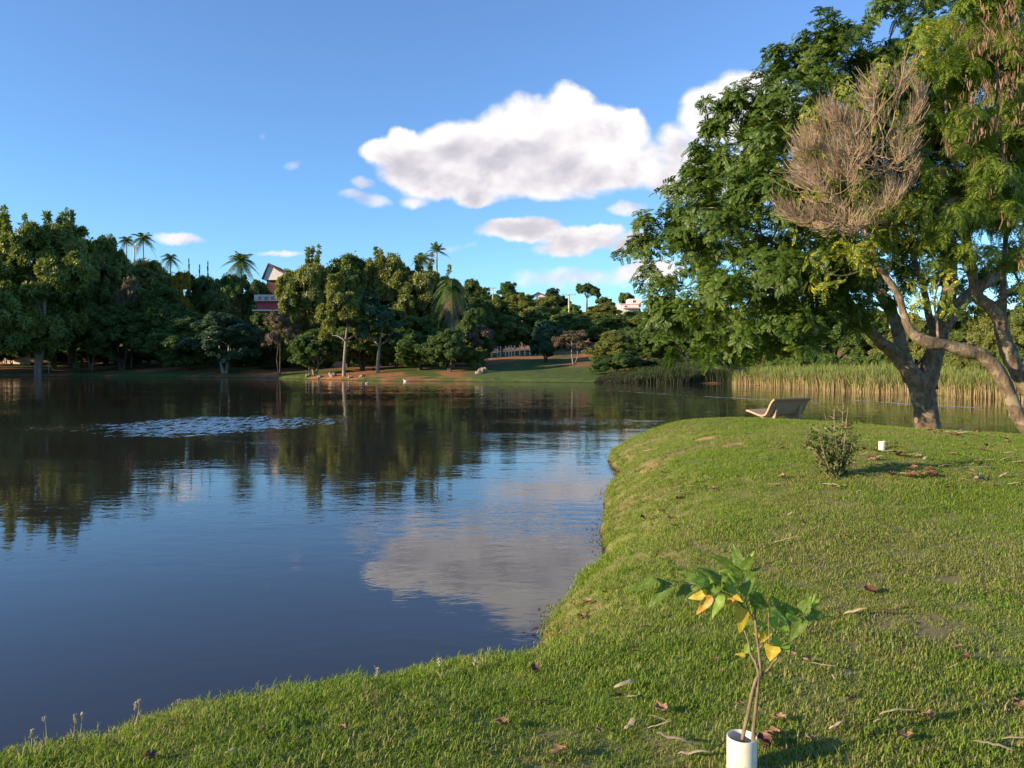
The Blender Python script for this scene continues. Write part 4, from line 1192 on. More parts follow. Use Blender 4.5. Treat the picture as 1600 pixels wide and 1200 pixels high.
    lobes = [(1250, 235, 28, .3, .9), (1285, 190, 26, .6, .9), (1325, 150, 24, .6, .9), (1370, 200, 55, .9, .35), (1300, 260, 50, .9, .35), (1440, 85, 26, .3, 1), (1460, 60, 22, .3), (1265, 290, 30, .4, .7), (1340, 320, 30, .3, .6),
             (1290, 425, 26, -.1, .9), (1330, 410, 26, -.1, .9), (1285, 448, 16, -.1, 1), (1365, 395, 26, -.1, 1), (1345, 370, 22, 0, .8), (1385, 375, 30, 0, 1), (1375, 425, 24, 0, .9), (1445, 480, 18, 0, .9), (1485, 478, 18, -.1, 1), (1440, 450, 16, 0, .8),
             (1400, 340, 34, -.2, 1), (1430, 350, 26, -.2, 1), (1480, 440, 16, -.1, .8), (1240, 345, 20, .4, .6), (1400, 130, 30, .6, .6)]
    lobes = [(a, b, c * 1.35, (e_ or [0])[0], (e_[1] if len(e_) > 1 else 1) * .55) for (a, b, c, *e_) in lobes]
    pos, dr = lobe_points(lobes, d0, g, 230)
    pos += g.normal(size=pos.shape) * .10
    dr[:, 2] -= .5
    V, Q, _ = scatter(ros, pos, dr, g.uniform(.6, 1.05, len(pos)), g, droop=.5)
    obj('leaves', mesh('leaves', V - base, Q), M['near_b'], root)
    return root


def tree_c():
    g = np.random.default_rng(23); d0 = 16.5
    base = P(1672, 706, 16.2); base[2] = gz(base[0], base[1])
    root = empty('feathery_tree', tuple(base)); tag(root, 'light green feathery tree hung with brown pods at the right edge', 'tree')
    mb = MB(); skel = []
    stems = [
        [(1680, 720, 44), (1655, 680, 40), (1622, 630, 37), (1598, 594, 35), (1578, 556, 33), (1566, 520, 31), (1562, 500, 27), (1545, 478, 27), (1527, 462, 26), (1520, 430, 20), (1512, 385, 18),
         (1506, 345, 15), (1495, 270, 11), (1480, 190, 8), (1478, 110, 5)],
        [(1565, 510, 20, .2), (1568, 470, 14, .4), (1568, 420, 12, .5), (1572, 360, 10, .5), (1570, 280, 8, .3), (1560, 180, 6), (1555, 60, 4)],
        [(1527, 462, 14), (1545, 430, 9, -.2), (1570, 412, 6, -.3), (1600, 400, 4, -.5)],
        [(1622, 630, 20), (1640, 540, 16, .3), (1650, 420, 12, .5), (1640, 250, 8, .5), (1630, 60, 5, 0)],
        [(1512, 385, 9), (1480, 350, 6, -.3), (1450, 330, 4, -.5)],
    ]
    for i, s in enumerate(stems):
        p, r = px_path(s, d0); p, r = catmull(p, r, 5)
        r = r * .82
        mb.tube(p - base, r, 12 if i == 0 else 8, seed=i + 15, rough=.07); skel.append((p, r))
    lobes = [(1478, 62, 40, 0), (1520, 30, 50, .4), (1580, 10, 60, .6), (1450, 110, 30, 0, .8), (1490, 125, 48, -.3), (1550, 110, 60, .5), (1610, 120, 60, .3), (1455, 220, 42, -.3), (1500, 210, 50, -.5), (1560, 210, 55, .4, .7),
             (1620, 240, 60, .3), (1440, 262, 26, -.3, .8), (1478, 285, 46, -.7), (1530, 290, 52, -.7), (1590, 300, 52, -.3), (1450, 325, 30, -.6, .8), (1490, 350, 46, -.9), (1545, 350, 46, -.7), (1600, 360, 46, -.5),
             (1455, 385, 30, -.8, .9), (1495, 400, 34, -.9, .9), (1465, 418, 22, -.8, .7), (1585, 420, 34, -.6, .7), (1540, 395, 24, -.7, .6), (1610, 450, 24, -.5, .8), (1430, 180, 22, -.2, .7), (1660, 60, 60, 0), (1670, 200, 70, 0), (1670, 330, 60, 0),
             (1520, 100, 60, 2.2, .5), (1580, 200, 70, 2.4, .5), (1560, 320, 60, 2.2, .4), (1500, -40, 60, .5), (1590, -60, 70, .5)]
    for (px, py, r, *o) in lobes:
        q, rr = limb_to(mb, skel, P(px, py, d0 + o[0]), g, .006, .35)
        mb.V[-1] = mb.V[-1] - base
    obj('trunk', mb.mesh('trunk', True), M['bark_near'], root)
    ros = [rosette(90 + k, 4, .34, 9, .11, .011, .7, .35) for k in range(4)]
    pos, dr = lobe_points(lobes, d0, g, 210)
    V, Q, _ = scatter(ros, pos, dr, g.uniform(.6, 1.1, len(pos)), g, droop=.5)
    obj('crown', mesh('crown', V - base, Q), M['near_c'], root)
    pods = MB()
    spots = [(1560, 22, 40), (1592, 60, 36), (1545, 60, 30), (1575, 105, 40), (1592, 140, 30), (1520, 70, 22), (1500, 38, 16), (1520, 150, 30), (1545, 185, 26), (1522, 205, 18), (1478, 205, 14), (1548, 130, 22), (1590, 185, 22), (1590, 20, 40),
             (1478, 228, 12), (1530, 250, 16), (1470, 265, 12), (1570, 250, 22), (1595, 400, 16), (1500, 170, 14), (1575, 340, 14), (1418, 210, 5), (1545, 290, 16)]
    for (px, py, r) in spots:
        dd_ = d0 - .9
        for j in range(int(r * .62)):
            a = P(px + g.normal() * r * .5, py + g.normal() * r * .45, dd_ + g.uniform(-.5, .7))
            for q in range(int(g.integers(2, 6))):
                s = a + g.normal(size=3) * .035; l = g.uniform(.12, .24); w = .009
                dn = np.array([g.normal() * .22, g.normal() * .22, -1]); dn /= np.linalg.norm(dn)
                yaw = g.random() * 3.14; sx = np.array([math.cos(yaw), math.sin(yaw), 0]) * w
                bend = g.normal(size=3) * .012
                pods.add(np.array([s - sx * .3, s + sx * .3, s + dn * l * .3 + sx + bend, s + dn * l * .3 - sx + bend, s + dn * l * .8 + sx, s + dn * l * .8 - sx, s + dn * l]) - base, [(0, 1, 2, 3), (3, 2, 4, 5)], [(5, 4, 6)])
    obj('seed_pods', pods.mesh('seed_pods'), M['pod'], root)
    return root


tree_a(); tree_b(); tree_c()


# ------------------------------------------------------------------ bench
def bench():
    M['concrete'] = plain_mat('concrete_bench', (.44, .30, .21), .75, .3, .12, 9, .25, .004)
    x, y = 8.55, 23.6; z = gz(x, y) + .02
    root = empty('park_bench', (x, y, z), math.radians(31)); tag(root, 'pale concrete park bench seen from behind on the grass mound', 'bench')
    # local x = along the bench, local y = forward (the way one sits)
    def slab(name, prof, x0, x1, th, parent):
        pr = np.array(prof, float); tg = np.gradient(pr, axis=0); tg /= np.linalg.norm(tg, axis=1)[:, None]
        nrm = np.stack([-tg[:, 1], tg[:, 0]], -1)
        loop = np.concatenate([pr + nrm * th / 2, (pr - nrm * th / 2)[::-1]])
        n = len(loop); mb = MB(); m = len(pr)
        V = np.concatenate([np.column_stack([np.full(n, xx), loop]) for xx in (x0, x1)])
        Q = [(i, (i + 1) % n, n + (i + 1) % n, n + i) for i in range(n)]
        Q += [(i, n - 1 - i, n - 2 - i, i + 1) for i in range(m - 1)] + [(n + i + 1, n + n - 2 - i, n + n - 1 - i, n + i) for i in range(m - 1)]
        mb.add(V, Q)
        me = mb.mesh(name); o = obj(name, me, M['concrete'], parent)
        bv = o.modifiers.new('bevel', 'BEVEL'); bv.width = .012; bv.segments = 2; bv.limit_method = 'ANGLE'
        return o
    def cr(p, k=4):
        a, _ = catmull(np.column_stack([np.array(p, float), np.zeros(len(p))]), np.zeros(len(p)), k); return a[:, :2]
    root.scale = (1.08, 1.08, 1.08)
    slab('backrest', cr([(.30, .385), (.215, .42), (.14, .52), (.06, .68), (-.02, .80), (-.10, .86)]), -.78, .78, .055, root)
    slab('seat', cr([(.305, .383), (.42, .385), (.60, .43), (.80, .485), (.92, .50)]), -.78, .78, .055, root)
    for sx in (-.5, .5):
        mb = MB()
        pf = [(.12, -.1), (.62, -.1), (.60, .05), (.56, .30), (.62, .405), (.45, .36), (.30, .352), (.19, .40), (.11, .50), (.03, .66), (.0, .62), (.05, .40), (.10, .2)]
        n = len(pf)
        V = [(sx - .045, a, b) for a, b in pf] + [(sx + .045, a, b) for a, b in pf]
        bm_q = [(i, (i + 1) % n, n + (i + 1) % n, n + i) for i in range(n)]
        me = bpy.data.meshes.new('leg'); me.from_pydata(V, [], bm_q + [tuple(range(n))[::-1], tuple(range(n, 2 * n))]); me.update()
        o = obj('leg', me, M['concrete'], root)
        bv = o.modifiers.new('bevel', 'BEVEL'); bv.width = .01; bv.segments = 2; bv.limit_method = 'ANGLE'


bench()


# ------------------------------------------------------------------ shrub and pipe stub
M['shrub_leaf'] = leaf_mat('shrub_leaves', [(.040, .065, .012), (.095, .125, .022), (.190, .185, .040)], .25, rscale=5)
M['stem'] = plain_mat('woody_stem', (.30, .22, .14), .85, .2, .25, 20, .3, .002)
def pipe_mat():
    m, n, out = newmat('cream_plastic_pipe'); tcx = n.n('ShaderNodeTexCoord'); o_ = tcx.outputs['Object']
    sp = n.n('ShaderNodeSeparateXYZ'); n.l(o_, sp.inputs[0])
    base = n.mix(n.smooth(n.noise(o_, 12, 4, .6), .3, .7), (.66, .60, .47), (.76, .70, .57))
    mud = n.smooth(n.m('ADD', n.noise(o_, 38, 5, .7), n.m('MULTIPLY', sp.outputs[2], -1.6)), .42, .60)
    scuff = n.smooth(n.noise(n.vm('MULTIPLY', o_, (1, 1, .25)), 70, 4, .7), .62, .70)
    c = n.mix(n.m('MULTIPLY', mud, .75), base, (.26, .17, .10)); c = n.mix(n.m('MULTIPLY', scuff, .35), c, (.42, .36, .27))
    p = principled(n, c, n.m('MULTIPLY_ADD', mud, .4, .42), .4); n.l(p.outputs[0], out.inputs[0]); return m


M['pvc'] = pipe_mat()
M['soil'] = plain_mat('pipe_soil', (.10, .06, .035), .95, .1, .3, 30, .6, .01)


def shrub():
    g = np.random.default_rng(31); b = hit(1306, 747); d = b[1]
    root = empty('shrub', tuple(b)); tag(root, 'small leafy shrub with thin stems on the lawn in front of the bench', 'shrub')
    st = MB(); tips = []
    ends = [(1304, 636), (1318, 630), (1288, 645), (1262, 668), (1258, 690), (1275, 660), (1285, 700), (1300, 665), (1302, 640), (1310, 690), (1322, 655), (1335, 680), (1325, 635), (1342, 672), (1290, 680), (1272, 712), (1330, 700), (1250, 672), (1315, 712)]
    for i, (px, py) in enumerate(ends):
        e = P(px, py, d + g.uniform(-.22, .22)); s = b + np.array([g.uniform(-.03, .03), g.uniform(-.03, .03), -.03])
        m = s * .5 + e * .5 + np.array([0, 0, -.03]) + g.uniform(-.03, .03, 3)
        pts, rad = catmull(np.array([s, m, e]), np.array([.0065, .0045, .002]), 4); st.tube(pts - b, rad, 5, cap=False)
        for j in range(8):
            t = int(g.uniform(.3, 1) * (len(pts) - 1)); l = g.uniform(.06, .17); dv = rand_dirs(1, g)[0]; dv[2] = abs(dv[2]) * .8; q = pts[t] + dv * l
            st.tube(np.array([pts[t], q]) - b, [.0028, .0015], 3, cap=False); tips.append((pts[t], q, py < 645))
    obj('stems', st.mesh('stems'), M['stem'], root)
    pp, dr = [], []
    for (a, q, bare) in tips:
        for _ in range(3 if bare else 13):
            t = g.random(); p = a * (1 - t) + q * t + g.normal(size=3) * .022
            if p[2] > CAMZ + pix_uv(0, 655)[1] * d and g.random() < .8: continue
            pp.append(p); dr.append(rand_dirs(1, g)[0] + np.array([0, 0, .3]))
    lf = (np.array([(0, 0, 0), (.011, .002, .014), (0, .004, .032), (-.011, .002, .014)]), np.array([[0, 1, 2, 3]]))
    V, Q, _ = scatter([lf], np.array(pp), np.array(dr), g.uniform(.9, 1.5, len(pp)), g)
    obj('foliage', mesh('foliage', V - b, Q), M['shrub_leaf'], root)


shrub()


def pipe(name, b, r, h, label, soil=True):
    root = empty(name, tuple(b)); tag(root, label, 'pipe')
    mb = MB(); n = 40; th = .004
    a = np.arange(n) / n * 2 * math.pi; ring = np.stack([np.cos(a), np.sin(a)], -1)
    V = []
    for (rr, z) in ((r, -.06), (r, h - .0015), (r - .001, h), (r - th + .001, h), (r - th, h - .0015), (r - th, h - .16)):
        V.append(np.column_stack([ring * rr, np.full(n, z)]))
    V = np.concatenate(V); i = np.arange(5)[:, None] * n; j = np.arange(n)[None]; j2 = (j + 1) % n
    mb.add(V, np.stack([i + j, i + j2, i + n + j2, i + n + j], -1).reshape(-1, 4))
    obj('tube', mb.mesh('tube', True), M['pvc'], root)
    if soil:
        s = MB(); rr = r - th - .0005; V = np.column_stack([ring * rr, np.full(n, h - .09)]); V = np.vstack([V, [[0, 0, h - .08]]])
        s.add(V, None, [(k, (k + 1) % n, n) for k in range(n)]); obj('soil', s.mesh('soil', True), M['soil'], root)
    return root


pb = hit(1378, 703)
pipe('pipe_stub', pb, .044, .115, 'short cream pipe stub standing in leaf litter on the lawn')

# ------------------------------------------------------------------ the young tree in its pipe
D0 = 2.86
sb = P(1159, 1190, D0); sb[2] = gz(sb[0], sb[1])
top_z = P(1159, 1156, D0 - .03)[2]
pipe('planter_pipe', sb, .0555, top_z - sb[2], 'cream plastic pipe holding the young tree at the bottom of the photo')


def leaf_material(name, c1, c2, vein):
    m, n, out = newmat(name)
    tcx = n.n('ShaderNodeTexCoord'); sp = n.n('ShaderNodeSeparateXYZ'); n.l(tcx.outputs['Object'], sp.inputs[0])
    ns = n.noise(tcx.outputs['Object'], 55, 4, .6)
    col = n.mix(n.smooth(ns, .35, .68), c1, c2)
    ax = n.m('ABSOLUTE', sp.outputs[0])
    mid = n.m('LESS_THAN', ax, .0011)
    side = n.m('LESS_THAN', n.m('FRACT', n.m('MULTIPLY', n.m('SUBTRACT', sp.outputs[1], n.m('MULTIPLY', ax, .9)), 75.0)), .10)
    col = n.mix(n.m('MULTIPLY', n.m('MAXIMUM', mid, side), .6), col, vein)
    p = principled(n, col, .42, .3, bump(n, n.m('ADD', ns, n.m('MULTIPLY', side, -.6)), .35, .002))
    tr = n.n('ShaderNodeBsdfTranslucent'); n.l(n.mix(1.0, col, (1.9, 1.9, .7), 'MULTIPLY'), tr.inputs[0])
    mx = n.n('ShaderNodeMixShader'); mx.inputs[0].default_value = .38
    n.l(p.outputs[0], mx.inputs[1]); n.l(tr.outputs[0], mx.inputs[2]); n.l(mx.outputs[0], out.inputs[0])
    return m


M['sap_green'] = leaf_material('young_leaf_green', (.080, .135, .014), (.160, .230, .028), (.19, .29, .07))
M['sap_light'] = leaf_material('young_leaf_light', (.16, .28, .04), (.27, .38, .05), (.36, .44, .12))
M['sap_yellow'] = leaf_material('young_leaf_yellow', (.52, .33, .02), (.44, .38, .04), (.75, .60, .15))
M['sap_brown'] = leaf_material('young_leaf_browning', (.62, .40, .04), (.40, .16, .05), (.50, .25, .08))
M['sap_stem'] = bark_mat('young_stem', (.11, .08, .045), (.27, .21, .125), 45, None, .4)


def leaf_mesh(L, w, g, fold=.35, curl=.3, lobed=True):
    """a broad pointed leaf along +y, folded on its midrib, toothed edge"""
    n = 14; V = []; Q = []
    for i in range(n + 1):
        t = i / n
        wd = w * (math.sin(math.pi * t ** .62) ** .85) if 0 < t < 1 else 0
        if lobed: wd *= 1 + .05 * math.cos(i * math.pi)
        if lobed and t > .45: wd *= .92
        y = L * t; z = -curl * L * t * t + .02 * L * math.sin(t * 9 + g.random())
        wz = abs(wd) * fold
        for q in (-1, -.5, 0, .5, 1):
            V.append((wd * q * .5 * 2 * .5, y - abs(q) * wd * .12, z + wz * abs(q) * .5 - .10 * wd * q * q + .012 * L * math.sin(7 * t + q * 4)))
    for i in range(n):
        for k in range(4):
            a = i * 5 + k; Q.append((a, a + 1, a + 6, a + 5))
    return mesh('leaf', V, Q, smooth=True)


def sapling():
    g = np.random.default_rng(9)
    root = empty('young_tree', tuple(sb)); tag(root, 'young tree with green and yellow leaves growing from the pipe in the foreground', 'tree')
    D = D0
    mb = MB()
    stems = [
        [(1158, 1168, 9), (1163, 1140, 9), (1170, 1110, 8.5), (1176, 1080, 8), (1182, 1060, 8), (1188, 1052, 8), (1186, 1020, 6.5), (1182, 990, 6.5), (1180, 968, 6.5), (1178, 966, 7)],
        [(1176, 1168, 9), (1177, 1140, 8.5), (1181, 1105, 8), (1184, 1075, 8), (1185, 1052, 7.5), (1180, 1035, 6), (1172, 1020, 5, .02), (1170, 1005, 4, .03), (1163, 985, 3.2, .04)],
        [(1188, 1054, 5.5), (1200, 1046, 5), (1208, 1035, 4.5, -.02), (1214, 1027, 4.5, -.03), (1203, 1018, 3, -.03), (1202, 990, 2.5, -.03), (1201, 965, 2.2, -.03), (1203, 950, 2, -.03)],
        [(1178, 968, 6), (1168, 956, 5.5), (1158, 944, 4.5, -.01), (1148, 936, 4, -.02), (1135, 928, 3.5, -.03), (1115, 922, 3, -.04), (1090, 915, 2.6, -.06), (1065, 912, 2.2, -.08), (1045, 916, 1.8, -.09)],
        [(1178, 966, 5), (1181, 955, 4.5), (1180, 948, 3.5, .01), (1192, 940, 2.5, .02), (1215, 952, 2.3, .03), (1240, 965, 2, .04), (1262, 955, 1.8, .05)],
        [(1160, 944, 3.2), (1158, 925, 2.6, .02), (1160, 900, 2.3, .03), (1162, 885, 2, .03)],
        [(1170, 958, 3), (1166, 940, 2.2, .02), (1165, 922, 2, .02)],
        [(1186, 1013, 3.5), (1192, 1008, 3, -.02), (1189, 1003, 2, -.03)],
    ]
    for i, s in enumerate(stems):
        p, r = px_path(s, D); p, r = catmull(p, r, 4); mb.tube(p - sb, r * .84, 8, seed=i, rough=.07)
    obj('stem', mb.mesh('stem', True), M['sap_stem'], root)
    # px, py of the leaf base; px, py of its tip; width in px; material; depth; label
    LV = [
        (1160, 892, 1145, 853, 20, 'sap_green', .03), (1162, 890, 1176, 868, 17, 'sap_green', .01), (1158, 893, 1118, 862, 22, 'sap_green', .05), (1164, 888, 1176, 862, 12, 'sap_light', .05),
        (1165, 905, 1186, 886, 13, 'sap_green', 0), (1155, 900, 1128, 890, 20, 'sap_light', .06), (1160, 928, 1178, 903, 22, 'sap_green', -.02), (1150, 925, 1122, 912, 18, 'sap_light', -.03),
        (1128, 915, 1103, 888, 20, 'sap_green', -.04), (1108, 912, 1090, 886, 15, 'sap_light', -.02), (1112, 925, 1135, 900, 20, 'sap_green', -.06), (1095, 905, 1058, 927, 24, 'sap_green', -.05),
        (1088, 908, 1062, 893, 16, 'sap_green', .0), (1050, 912, 1015, 942, 20, 'sap_green', -.08), (1026, 905, 984, 922, 17, 'sap_green', -.10), (1045, 915, 1026, 900, 12, 'sap_green', -.07),
        (1110, 928, 1078, 934, 17, 'sap_yellow', .03), (1113, 932, 1089, 958, 15, 'sap_brown', -.05), (1130, 930, 1112, 962, 16, 'sap_light', -.06), (1153, 940, 1128, 940, 14, 'sap_brown', -.03),
        (1160, 950, 1158, 985, 22, 'sap_yellow', -.03), (1146, 930, 1158, 938, 9, 'sap_yellow', -.05), (1182, 950, 1172, 925, 15, 'sap_green', .0), (1180, 940, 1196, 950, 18, 'sap_green', -.02),
        (1174, 930, 1200, 948, 22, 'sap_green', .03), (1203, 952, 1233, 971, 17, 'sap_light', -.05), (1200, 958, 1186, 940, 15, 'sap_green', -.02), (1215, 950, 1240, 976, 24, 'sap_green', .02),
        (1235, 955, 1222, 940, 14, 'sap_light', .03), (1243, 962, 1228, 944, 17, 'sap_green', .04), (1252, 958, 1266, 933, 22, 'sap_green', .03), (1256, 958, 1290, 964, 22, 'sap_green', .02),
        (1258, 968, 1236, 998, 18, 'sap_green', .0), (1262, 945, 1273, 928, 10, 'sap_light', .06), (1268, 950, 1280, 936, 9, 'sap_light', .05), (1203, 985, 1190, 1003, 12, 'sap_yellow', .0),
        (1208, 995, 1222, 1015, 14, 'sap_light', .03), (1190, 998, 1178, 990, 10, 'sap_yellow', .01), (1209, 1010, 1203, 1030, 26, 'sap_yellow', -.05), (1225, 1005, 1233, 1018, 15, 'sap_light', .04),
        (1172, 1008, 1163, 1022, 14, 'sap_light', .03), (1165, 1025, 1150, 1022, 7, 'sap_yellow', .03), (1204, 965, 1214, 982, 16, 'sap_light', .02), (1178, 968, 1160, 975, 12, 'sap_green', .01),
        (1182, 972, 1196, 976, 9, 'sap_light', .0), (1143, 918, 1132, 895, 16, 'sap_green', .0), (1098, 915, 1112, 935, 14, 'sap_green', .02), (1150, 912, 1140, 900, 14, 'sap_light', .02), (1120, 918, 1108, 899, 14, 'sap_light', .01), (1138, 926, 1128, 907, 16, 'sap_green', -.05), (1103, 912, 1082, 905, 14, 'sap_light', -.07),
        (1078, 914, 1070, 930, 13, 'sap_green', -.03), (1160, 905, 1142, 884, 16, 'sap_green', .02), (1168, 918, 1186, 912, 12, 'sap_light', .02), (1216, 948, 1208, 932, 13, 'sap_green', .03), (1228, 958, 1250, 972, 15, 'sap_light', -.02),
        (1248, 968, 1266, 980, 14, 'sap_green', .03), (1218, 975, 1232, 988, 13, 'sap_light', .02), (1062, 912, 1044, 904, 12, 'sap_light', -.05), (1126, 934, 1098, 942, 13, 'sap_light', -.02), (1186, 948, 1190, 930, 11, 'sap_light', .03)]
    for k, (bx, by, tx, ty, w, mt, dz) in enumerate(LV):
        a = P(bx, by, D + dz); e = P(tx, ty, D + dz + g.uniform(-.035, .02))
        L = np.linalg.norm(e - a) * 1.12; W_ = max(w, 8) / F * D * .98
        lm = leaf_mesh(L, W_, g, fold=g.uniform(.2, .7), curl=g.uniform(.1, .35))
        lm.materials.append(M[mt])
        o = bpy.data.objects.new('leaf', lm); C.objects.link(o); o.parent = root
        y_ = (e - a) / np.linalg.norm(e - a)
        nrm = np.array([g.uniform(-.6, .3), g.uniform(-1.0, -.25), g.uniform(.2, .9)]); nrm -= y_ * (nrm @ y_); nrm /= np.linalg.norm(nrm)
        x_ = np.cross(y_, nrm)
        R = Matrix(((x_[0], y_[0], nrm[0]), (x_[1], y_[1], nrm[1]), (x_[2], y_[2], nrm[2])))
        o.matrix_local = Matrix.Translation(Vector(a - sb)) @ R.to_4x4()
        if mt in ('sap_yellow', 'sap_brown'): o['label'] = 'yellow leaf of the young tree' if mt == 'sap_yellow' else 'yellow leaf turning brown at its tip'
    # petioles and shoots that hold the leaves
    return root


sapling()

# ------------------------------------------------------------------ dry leaves, pods and straw on the lawn
M['dead_leaf'] = leaf_mat('dead_leaf', [(.14, .072, .036), (.29, .165, .082), (.44, .30, .17)], .2, rscale=9, tint=1.2)
M['dark_leaf'] = leaf_mat('dark_dead_leaf', [(.05, .022, .014), (.10, .045, .025), (.17, .08, .045)], .1, rscale=9, tint=1.2)
M['straw'] = leaf_mat('dry_straw', [(.32, .23, .125), (.48, .37, .21), (.62, .50, .32)], .15, rscale=9, tint=1.2)


def dead_leaf_mesh(g):
    n, m = 6, 6; V = []; Q = []
    b1, b2 = g.uniform(.5, 1.4), g.uniform(-.6, .9)
    for i in range(n + 1):
        t = i / n; w = .42 * math.sin(math.pi * min(1, t * .92 + .04)) ** .8 * (1 + .18 * math.sin(i * 2.6))
        for j in range(m + 1):
            s = j / m * 2 - 1
            V.append((s * w, t - .5, .22 * b1 * s * s + .25 * b2 * (t - .4) ** 2 + .06 * g.normal() + .05))
    for i in range(n):
        for j in range(m):
            a = i * (m + 1) + j; Q.append((a, a + 1, a + m + 2, a + m + 1))
    return mesh('dry_leaf', V, Q, smooth=True)


def strip_mesh(g, w, curve):
    V, Q = [], []; n = 8; c = g.uniform(-1, 1) * curve
    for i in range(n + 1):
        t = i / n; ww = w * math.sin(math.pi * min(1, t * .9 + .06)) ** .5
        y = t - .5; x = c * (t - .5) ** 2; z = .05 + .06 * math.sin(t * 3.1 + c * 3) + .02 * g.normal()
        V += [(x - ww, y, z), (x, y, z + ww * .5), (x + ww, y, z + ww * .15)]
        if i < n: a = i * 3; Q += [(a, a + 1, a + 4, a + 3), (a + 1, a + 2, a + 5, a + 4)]
    return mesh('dry_strip', V, Q, smooth=True)


gl = np.random.default_rng(77)
LM = {}
for key, mat in (('leaf', 'dead_leaf'), ('dark', 'dark_leaf')):
    LM[key] = [dead_leaf_mesh(gl) for _ in range(4)]
for key, w_, cv in (('pod', .045, .25), ('strip', .035, .8), ('darkpod', .05, .3), ('wide', .10, .3)):
    LM[key] = [strip_mesh(gl, w_, cv) for _ in range(4)]
for key, mat in (('leaf', 'dead_leaf'), ('dark', 'dark_leaf'), ('pod', 'pod'), ('strip', 'straw'), ('darkpod', 'dark_leaf'), ('wide', 'straw')):
    for me_ in LM[key]: me_.materials.append(M[mat])
NAMES = {'leaf': ('dry_leaf', 'leaf'), 'dark': ('dry_leaf', 'leaf'), 'pod': ('seed_pod', 'seed pod'), 'darkpod': ('seed_pod', 'seed pod'), 'strip': ('straw_blade', 'straw'), 'wide': ('leaf_sheath', 'straw')}


def litter(kind, b, size, rz, label, group, lift=.018):
    me_ = LM[kind][int(gl.integers(0, 4))]
    o = bpy.data.objects.new(NAMES[kind][0], me_); C.objects.link(o)
    o.location = (b[0], b[1], b[2] + lift); o.scale = (size, size, size)
    o.rotation_euler = (gl.uniform(-.25, .25), gl.uniform(-.3, .3), rz)
    tag(o, label, NAMES[kind][1], group)
    return o


